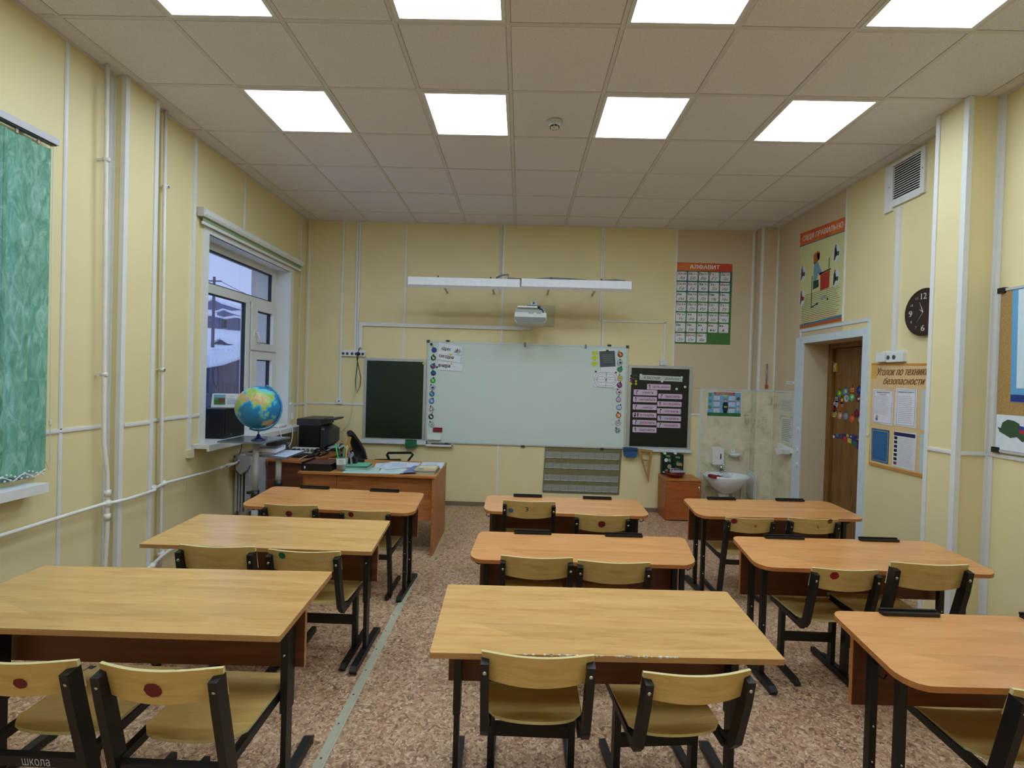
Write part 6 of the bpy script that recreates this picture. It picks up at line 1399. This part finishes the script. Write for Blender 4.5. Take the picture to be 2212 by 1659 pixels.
single(B().box(r_[0]+.07, r_[0]+.22, y0+.07, y0+.28, TZ+.0365, TZ+.042, M(196, 206, 222)), 'paper_stack', 'small stack of paper in the printer output tray', 'paper')
t = thing('power_strip', 'white six-socket power strip standing in front of the printer', 'power strip', (-2.3, 5.2, TZ))
y1_ = 5.20; a = PX(631, 966, y1_); c_ = PX(688, 954, y1_); f2 = frame((0, y1_, 0), (1, 0, 0), (0, 0, 1), (0, -1, 0))
zb_ = TZ+.001; zt_ = TZ+.062
B(f2).prism(rr(a[0], c_[0], zb_, zt_, .008, 3), -.03, .0, M(214, 214, 210, .4)).build('housing', t)
for k in range(6):
    u = a[0]+.03+k*.047; pl = k in (0, 1, 5)
    B(f2).disc(u, (zb_+zt_)/2, .020, 0, .002, M(100, 104, 100), 14).build('socket', t)
    if pl: single(B(f2).disc(u, (zb_+zt_)/2, .019, .0025, .03, BLACKP, 14), 'plug', ['black plug in the end socket of the power strip', 'black plug in the second socket of the power strip', '', '', '', 'black plug in the last right socket of the power strip'][k], 'plug')
t = thing('laptop', 'black laptop with raised grey lid seen edge-on at the side desk', 'laptop', (-2.33, 4.98, TZ))
B().prism([(-2.45, 4.93), (-2.12, 4.90), (-2.09, 5.09), (-2.42, 5.14)], TZ+.001, TZ+.018, BLACKP).build('base', t)
b = B(); A_ = [zp(614, 968, TZ+.02), zp(633, 972, TZ+.02)]; b.add([(-2.47, 4.92, TZ+.02), (-2.43, 5.14, TZ+.02), (-2.53, 5.16, TZ+.21), (-2.57, 4.94, TZ+.21), (-2.462, 4.92, TZ+.02), (-2.422, 5.14, TZ+.02), (-2.522, 5.16, TZ+.212), (-2.562, 4.94, TZ+.212)], [(0, 1, 2, 3), (7, 6, 5, 4), (0, 4, 5, 1), (1, 5, 6, 2), (2, 6, 7, 3), (3, 7, 4, 0)], M(52, 54, 58, .4)); b.build('lid', t)
t = thing('black_cable', 'tangle of black cables lying around the laptop', 'cable', (-2.2, 5.05, TZ))
B().tube([(-2.11, 5.0, TZ+.012), (-2.08, 5.06, TZ+.03), (-2.16, 5.18, TZ+.05), (-2.10, 5.2, TZ+.06), (-2.03, 5.16, TZ+.02), (-2.06, 5.0, TZ+.012)], .011, BLACKP, 8).build('cord', t)
B().tube([(-2.20, 5.16, TZ+.008), (-2.1, 5.12, TZ+.04), (-1.98, 5.26, TZ+.03), (-1.96, 5.34, TZ+.09), (-1.95, 5.36, TZ+.09)], .007, BLACKP, 8).build('cord', t)
t = thing('white_cable', 'white cable curving over the side desk edge', 'cable', (-2.1, 4.8, TZ))
B().tube([zp(663, 984, TZ+.04), zp(650, 990, TZ+.03), zp(640, 998, TZ-.03), zp(636, 1004, TZ-.05)], .0035, WHITE, 6).build('cord', t)
t = thing('white_cable', 'white cable reaching from the hanging lead to the power strip', 'cable', (-2.0, 5.3, TZ))
B().tube([(-2.175, 5.86, .86), (-2.1, 5.7, TZ+.09), (-2.02, 5.4, TZ+.07), (-2.08, 5.24, TZ+.03), (-2.14, 5.17, TZ+.02)], .0035, WHITE, 6).build('cord', t)
# things on the window sill
t = thing('loudspeaker', 'black box loudspeaker standing on the far window sill', 'loudspeaker', (-2.68, 4.3, .955))
a = Vector((-2.625, 4.285, .957))
B().rbox((-2.808, a.x, a.y, a.y+.33, .957, 1.225), plain('speaker_black', (12, 12, 18), .45, var=.1), .006).build('cabinet', t)
B().box(a.x+.0003, a.x+.004, a.y+.015, a.y+.315, .975, 1.21, M(9, 9, 13, .8)).build('grille', t)
B(frame((a.x+.004, 0, 0), (0, 1, 0), (0, 0, 1), (1, 0, 0))).box(a.y+.09, a.y+.12, .985, .99, 0, .001, M(120, 120, 120)).build('badge', t)
t = thing('desk_calendar', 'small tent calendar with a green picture on top of the loudspeaker', 'calendar', (-2.66, 4.28, 1.20))
Fc = frame((-2.735, a.y+.13, 1.227), (.94, .342, 0), (0, 0, 1), (.342, -.94, 0))
B(Fc).prism([(0, 0), (0, 0), (.0, 0)][:0] or [(-.08, 0), (.15, 0), (.14, .125), (-.07, .125)], 0, .002, M(222, 226, 226)).build('front_leaf', t)
b = B(Fc); b.box(-.058, .035, .025, .118, .002, .0028, M(90, 130, 90)).box(-.05, .02, .03, .07, .0028, .0032, M(60, 120, 40)).box(-.02, .03, .045, .085, .0032, .0036, M(110, 70, 50)).box(-.058, .035, .09, .118, .0028, .0032, M(120, 170, 190)); b.build('picture', t)
b = B(Fc).box(.05, .13, .03, .035, .002, .0026, M(160, 180, 200)); b.lines(.05, .13, .035, .09, 5, .0026, M(90, 110, 150), .3); b.text('МАЙ', .09, .105, .035, .01, .0026, INK); b.build('print', t)
B(Fc).prism([(-.08, 0), (.15, 0), (.14, .125), (-.07, .125)], -.07, -.068, M(200, 204, 204)).build('back_leaf', t)
B(Fc).box(-.08, .15, 0, .002, -.068, 0, M(216, 218, 216)).build('foot', t); B(Fc).box(-.07, .14, .121, .125, -.068, 0, M(216, 218, 216)).build('ridge', t)
t = thing('router', 'flat white router with cables at the far end of the window sill', 'router', (-2.70, 5.4, .955))
B().rbox((-2.80, -2.62, 5.28, 5.46, .957, .985), WHITE, .008).build('case', t)
B().rbox((-2.78, -2.66, 5.08, 5.2, .957, .975), DWHITE, .006).build('adapter', t); B().tube([(-2.80, 5.15, .98), (-2.76, 5.3, .995), (-2.72, 5.5, .97)], .008, BLACKP, 8).build('antenna', t)
for k, (y, ds) in enumerate(((5.02, 'left white cable looping from the sill down to the side desk'), (5.30, 'right white cable looping from the sill down to the side desk'))):
    t = thing('white_cable', ds, 'cable', (-2.5, y, .7))
    B().tube([(-2.6, y+.1, .985), (-2.53, y+.05, .99), (-2.495, y+.03, .94), (-2.47, y+.02-k*.05, .86), (-2.48, y-.04, .79), (-2.49, y-.08, .76)], .004, WHITE, 6).build('cord', t)
t = thing('temperature_sensor', 'white plastic device clipped to the far window reveal', 'device', (-2.62, 5.6, 1.1))
B(FL).prism([(5.53, 1.20), (5.57, 1.22), (5.64, 1.12), (5.62, 1.02), (5.60, 1.02), (5.585, 1.10)], .013, .04, WHITE).build('body', t)
# two-tier stand, globe
SG = M(120, 134, 150, .22, .5); GP = M(170, 174, 176, .35)
t = thing('projector_stand', 'grey two-tier stand on posts left of the teacher desk', 'stand', (-2.1, 3.95, 0))
def curved(px4, z, th, m):
    b = B(FH(z)); P_ = [(zp(px, py, z+th).x, zp(px, py, z+th).y) for px, py in px4]; return b.prism(P_, 0, th, m)
curved([(469, 953), (570, 956), (590, 951), (612, 946.5), (627, 944), (600, 942.5), (528, 941)], 1.0, .012, SG).build('upper_shelf', t)
curved([(531, 981), (618, 989), (636, 981), (650, 976), (664, 973), (560, 970)], .868, .012, SG).build('lower_shelf', t)
for (px, ytop, ycol, zt_, ds) in ((551, 960, 1065, 1.0, 0), (601, 990, 1042, .868, 0)):
    p = at(px, ycol, 3.92 if px < 560 else 3.98)
    B().tube([(p.x, p.y, zt_), (p.x, p.y, p.z-.02)], .023, GP, 14).build('post', t)
    B().tube([(p.x, p.y, p.z+.02), (p.x, p.y, p.z-.05)], .033, BLACKP, 14).build('collar', t)
    B().tube([(p.x, p.y, p.z-.04), (p.x, p.y, .05)], .026, GP, 14).build('post', t)
    if px < 560: B().box(p.x-.065, p.x, p.y-.012, p.y+.012, p.z-.008, p.z+.012, BLACKP).build('clamp_lever', t)
p = at(575, 1050, 3.95); B().rbox((p.x-.2, p.x+.05, 3.82, 4.08, .035, .06), GP, .01).build('base', t)
for sx_ in (-.17, .02):
    for yy in (3.83, 4.05): B().ball((p.x+sx_, yy, .018), .0175, BLACKP, 8).build('castor', t)
q = zp(575, 953, 1.0); B().rbox((q.x-.02, q.x+.08, q.y+.03, q.y+.12, .955, .999), BLACKP, .006).build('motor_box', t)
# books on the lower shelf
z = .8808
def bookz(label, px4, z, h, c, grp='books on the lower shelf of the grey stand'):
    P_ = flat(px4, z); cx_ = sum(p[0] for p in P_)/4; cy_ = sum(p[1] for p in P_)/4
    t = thing('book', label, 'book', (cx_, cy_, z), 0, grp)
    ins = [(cx_+(x-cx_)*.97, cy_+(y-cy_)*.97) for x, y in P_]
    B(FH(z)).prism(P_, 0, .0016, M(*c)).prism(P_, h-.0016, h, M(*c)).build('cover', t); B(FH(z)).prism(ins, .0016, h-.0016, PAPER).build('pages', t); return t
bookz('thin white-paged book lowest on the stand shelf', [(533, 982), (592, 984), (604, 978), (552, 975)], z, .009, (196, 196, 200))
bookz('purple book with yellow artwork on the stand shelf', [(533, 980), (592, 982), (606, 975), (552, 972)], z+.0095, .010, (58, 50, 100))
bookz('thick book with white pages on the stand shelf', [(548, 977), (596, 979), (618, 969), (572, 966)], z+.020, .034, (170, 170, 196))
sheetz('white paper with pale print on the right side of the stand shelf', [(582, 984), (619, 987.5), (658, 973), (620, 973)], z+.0005, (190, 204, 230), 'papers on the grey stand', 'paper_sheet')
# globe
zg = 1.0125; pb = zp(558, 951, zg); gx, gy = pb.x, pb.y; sc = gy
R_g = 46.5/1053.8*gy*1.0
pc = at(559, 880, gy); 
t = thing('globe', 'blue relief globe on a dark base standing on the grey stand', 'globe', (gx, gy, zg))
F = WM[t.name]; hc = pc.z-zg; gcx = pc.x-gx
B(F).lathe([(.001, 0), (.052, 0), (.052, .006), (.035, .016), (.018, .026), (.012, .045), (.006, .052), (.001, .052)], (0, 0, 0), M(20, 26, 84, .3), 28).build('base', t)
LAND = {'a': [(-17, 15), (-10, 30), (0, 36), (11, 37), (20, 32), (32, 31), (35, 28), (43, 12), (51, 12), (40, -3), (40, -15), (35, -22), (31, -30), (20, -35), (12, -18), (9, 0), (8, 5), (-8, 5)],
 'm': [(47, -15), (50, -16), (47, -25), (44, -22)], 'e': [(-10, 36), (-9, 43), (-2, 44), (-1, 48), (3, 51), (8, 54), (10, 58), (5, 60), (12, 66), (25, 71), (40, 67), (60, 69), (70, 73), (100, 77), (130, 72), (170, 69), (178, 65), (163, 58), (158, 52), (155, 60), (142, 58), (137, 53), (140, 48), (130, 42), (127, 37), (122, 39), (119, 35), (122, 30), (117, 23), (108, 21), (109, 13), (105, 9), (101, 13), (104, 1), (99, 8), (98, 16), (92, 22), (87, 21), (80, 14), (78, 8), (73, 18), (67, 24), (57, 26), (50, 30), (48, 29), (56, 24), (59, 22), (52, 16), (44, 13), (35, 28), (36, 36), (28, 37), (27, 40), (22, 37), (19, 42), (12, 45), (18, 40), (12, 38), (8, 44), (0, 39), (-6, 36)],
 'o': [(114, -22), (122, -18), (130, -12), (136, -12), (141, -16), (142, -11), (150, -24), (153, -30), (149, -38), (140, -38), (131, -31), (116, -35)], 's': [(95, 5), (104, -6), (106, -5), (100, 3)], 'b': [(109, 1), (113, -3), (117, -3), (119, 5), (116, 7)], 'j': [(131, 31), (136, 34), (141, 36), (141, 41), (139, 38), (132, 34)], 'n': [(131, -1), (141, -3), (147, -7), (142, -9), (133, -4)], 'j2': [(105, -6), (115, -7), (114, -9), (106, -8)]}
def inpoly(x, y, P):
    r = False; j = len(P)-1
    for i in range(len(P)):
        if (P[i][1] > y) != (P[j][1] > y) and x < (P[j][0]-P[i][0])*(y-P[i][1])/(P[j][1]-P[i][1])+P[i][0]: r = not r
        j = i
    return r
OC = plain('globe_ocean', (34, 124, 178), .25, var=.14, scale=9); LG = plain('globe_lowland', (150, 176, 96), .35, var=.18, scale=40); LT = plain('globe_highland', (186, 160, 104), .35, var=.2, scale=50); LI = plain('globe_tundra', (110, 190, 190), .3, var=.1, scale=20); SH_ = plain('globe_shallows', (60, 166, 206), .25, var=.1, scale=12)
b = B(F); nlo, nla = 144, 72; vs = []
lon0 = 64; tilt = math.radians(20)
def gp(lon, lat, r):
    a = math.radians(lon-lon0); l = math.radians(lat-6)
    x, y, z_ = math.sin(a)*math.cos(math.radians(lat)), -math.cos(a)*math.cos(math.radians(lat)), math.sin(math.radians(lat))
    c, s = math.cos(math.radians(3)), math.sin(math.radians(3)); y, z_ = y*c-z_*s, y*s+z_*c   # lean toward the viewer
    c, s = math.cos(tilt), math.sin(tilt); x, z_ = x*c+z_*s, -x*s+z_*c
    return (gcx+x*r, y*r, hc+z_*r)
cells = {}
for i in range(nla):
    for j in range(nlo):
        lo = -180+360*(j+.5)/nlo; la = -90+180*(i+.5)/nla; m_ = OC
        for kk, P_ in LAND.items():
            if inpoly(lo, la, P_):
                m_ = LG
                if (kk == 'e' and 25 < la < 48 and 60 < lo < 105) or (kk == 'a' and la > 15) or kk == 'o' or (kk == 'e' and 12 < la < 32 and 34 < lo < 60): m_ = LT
                if la > 60: m_ = LI
                break
        cells[i, j] = m_
for i in range(nla):
    for j in range(nlo):
        m_ = cells[i, j]
        if m_ is OC and any(cells.get((i+a_, (j+c_) % nlo), OC) not in (OC,) for a_ in (-1, 0, 1) for c_ in (-1, 0, 1)): m_ = SH_
        lo0, lo1 = -180+360*j/nlo, -180+360*(j+1)/nlo; la0, la1 = -90+180*i/nla, -90+180*(i+1)/nla
        b.add([gp(lo0, la0, R_g), gp(lo1, la0, R_g), gp(lo1, la1, R_g), gp(lo0, la1, R_g)], [(0, 1, 2, 3)], m_)
sp = b.build('sphere', t)
me = sp.data; bm = bmesh.new(); bm.from_mesh(me); bmesh.ops.remove_doubles(bm, verts=bm.verts, dist=1e-5); bmesh.ops.recalc_face_normals(bm, faces=bm.faces)
for f in bm.faces: f.smooth = True
bm.to_mesh(me); bm.free()
MB = M(60, 140, 196, .2)
arc = []
for k in range(15):
    la = 90-k*13; a = gp(lon0+90, 0, 1)
    ang = math.radians(la); ux, uz = math.cos(ang), math.sin(ang); c, s = math.cos(tilt), math.sin(tilt)
    arc.append((gcx+(ux*c+uz*s)*R_g*1.09, 0, hc+(-ux*s+uz*c)*R_g*1.09))
B(F).tube(arc, .0075, MB, 8).build('meridian_arm', t)
p0 = gp(0, 90, R_g); p1 = arc[0]; B(F).tube([p0, p1, tuple(Vector(p1)+(Vector(p1)-Vector(p0))*.4)], .006, MB, 8).build('axis_pin', t); p0 = gp(0, -90, R_g); p1 = arc[-1]; B(F).tube([p0, p1], .006, MB, 8).build('axis_pin', t)
low = min(arc, key=lambda p: p[2]); B(F).tube([(0, 0, .05), (0, 0, hc-R_g*1.09)], .006, MB, 8).build('neck', t)

# cabinet by the basin with box and bowl
t = thing('bedside_cabinet', 'small brown cabinet left of the wash basin', 'cabinet', (1.9, 5.75, 0))
CT = .475
B().box(1.70, 1.716, 5.60, 5.92, 0, CT-.018, CABW).box(2.079, 2.095, 5.60, 5.92, 0, CT-.018, CABW).box(1.716, 2.079, 5.905, 5.92, 0, CT-.018, CABW).box(1.716, 2.079, 5.615, 5.905, .04, .056, CABW).box(1.716, 2.079, 5.61, 5.622, 0, .04, BLACKP).build('carcass', t)
B().box(1.697, 2.10, 5.582, 5.922, CT-.017, CT, wood('cabinet_top', (196, 128, 66), (180, 112, 54), .35, ring=False)).build('top', t)
d_ = B().box(1.703, 2.092, 5.584, 5.5995, .012, CT-.024, CABW).build('door', t)
B().tube([(2.062, 5.585, .41), (2.062, 5.566, .40), (2.062, 5.562, .37), (2.062, 5.566, .34), (2.062, 5.585, .33)], .006, CHROME, 8).build('handle', d_)
t = thing('gift_box', 'dark green box with stickers standing on the small cabinet', 'box', (1.8, 5.87, CT))
yg = 5.86; f_ = frame((0, yg, 0), (1, 0, 0), (0, 0, 1), (0, -1, 0)); GB = M(16, 40, 28, .4)
a = PX(1430, 979, yg); c_ = PX(1453.5, 980, yg); e_ = PX(1477, 982, yg)
B(f_).prism([(a[0], CT), (c_[0]-.002, CT), (c_[0]-.002, c_[1]), (a[0], a[1])], -.05, 0, GB).build('left_panel', t)
B(f_).prism([(c_[0]+.002, CT), (e_[0], CT), (e_[0], e_[1]-.008), (e_[0]-.01, e_[1]), (c_[0]+.002, c_[1])], -.05, .0, GB).build('right_panel', t)
for px, py, w, h, c, k in [(1443, 985, 9, 4, (90, 150, 80), 0), (1439, 994, 8, 8, (220, 224, 220), 1), (1446, 994, 5, 7, (130, 150, 140), 0), (1446, 1008, 9, 10, (170, 160, 130), 1), (1440, 1017, 7, 8, (150, 130, 110), 1), (1434, 1019.5, 5, 3, (226, 226, 226), 1), (1464, 988, 9, 4, (110, 160, 110), 0), (1467, 1003, 12, 6, (170, 150, 100), 0), (1465, 998, 9, 3, (40, 120, 50), 0)]:
    u, v = PX(px, py, yg); s = yg/1053.8/2
    b = B(f_)
    if k: b.disc(u, v, w*s, .0005, .0015, M(*c), 12, h*s)
    else: b.prism([(u-w*s, v-h*s*.8), (u+w*s, v-h*s*1.2), (u+w*s, v+h*s*.8), (u-w*s, v+h*s*1.2)], .0005, .0015, M(*c))
    b.build('sticker', t)
for px in (1436, 1459): u, v = PX(px, 980, yg); B(f_).rrect(u-.014, u+.016, v-.008, v+.012, .004, -.054, .004, M(220, 222, 220)).build('corner_clip', t)
t = thing('red_bowl', 'dark red shallow bowl on the small cabinet', 'bowl', (1.84, 5.72, CT))
B().lathe([(.001, CT+.001), (.06, CT+.001), (.10, CT+.03), (.12, CT+.055), (.112, CT+.055), (.092, CT+.032), (.055, CT+.012), (.001, CT+.012)], (1.83, 5.72, 0), M(110, 14, 26, .3), 24, sy=.85).build('bowl', t)
t = thing('craft_shell', 'silver-white curved craft piece lying in the red bowl', 'craft', (1.86, 5.72, CT+.06))
yc = 5.66; f_ = frame((0, yc, 0), (1, 0, 0), (0, 0, 1), (0, -1, 0)); SV = M(196, 194, 200, .25, .3)
def P2(*l): return [PX(px, py, yc) for px, py in l]
B(f_).prism(P2((1450, 1021), (1483, 1021), (1476, 1017), (1462, 1016), (1452, 1018)), -.06, 0, SV).build('rim', t)
B(f_).prism(P2((1461, 1018), (1477, 1018), (1471, 1014), (1463, 1011), (1457, 1013)), -.05, -.012, M(120, 116, 110, .3, .3)).build('fin', t)
B(f_).tube([PX(1450, 1022, yc)+(0,), PX(1448, 1017, yc)+(0,), PX(1450, 1013, yc)+(-.01,), PX(1455, 1013, yc)+(-.02,), PX(1457, 1016, yc)+(-.02,), PX(1452, 1018, yc)+(-.02,)], .006, SV, 8).build('curl', t)
# floor strips
t = thing('floor_strip', 'aluminium cable cover strip screwed to the floor in the left aisle', 'floor strip', (-.76, 2.4, 0))
AS = M(178, 176, 154, .5)
b = B(); b.prism([(-.7675, .4), (-.7225, .4), (-.757, 3.84), (-.802, 3.84)], 0, .004, AS).prism([(-.757, .4), (-.733, .4), (-.768, 3.84), (-.79, 3.84)], .004, .006, AS); b.build('strip', t)
for k in range(17): B().disc(-.745-.01*k*.2-.004*(k*.2), .55+k*.2, .0045, .0062, .0068, M(30, 30, 30), 8).build('screw', t)
t = thing('floor_strip', 'yellowish strip on the floor beside the teacher desk reaching the front wall', 'floor strip', (-.73, 5.0, 0))
B().prism([(-.715, 4.1), (-.69, 4.1), (-.742, 5.87), (-.772, 5.87)], 0, .004, M(176, 160, 110, .5)).build('strip', t)
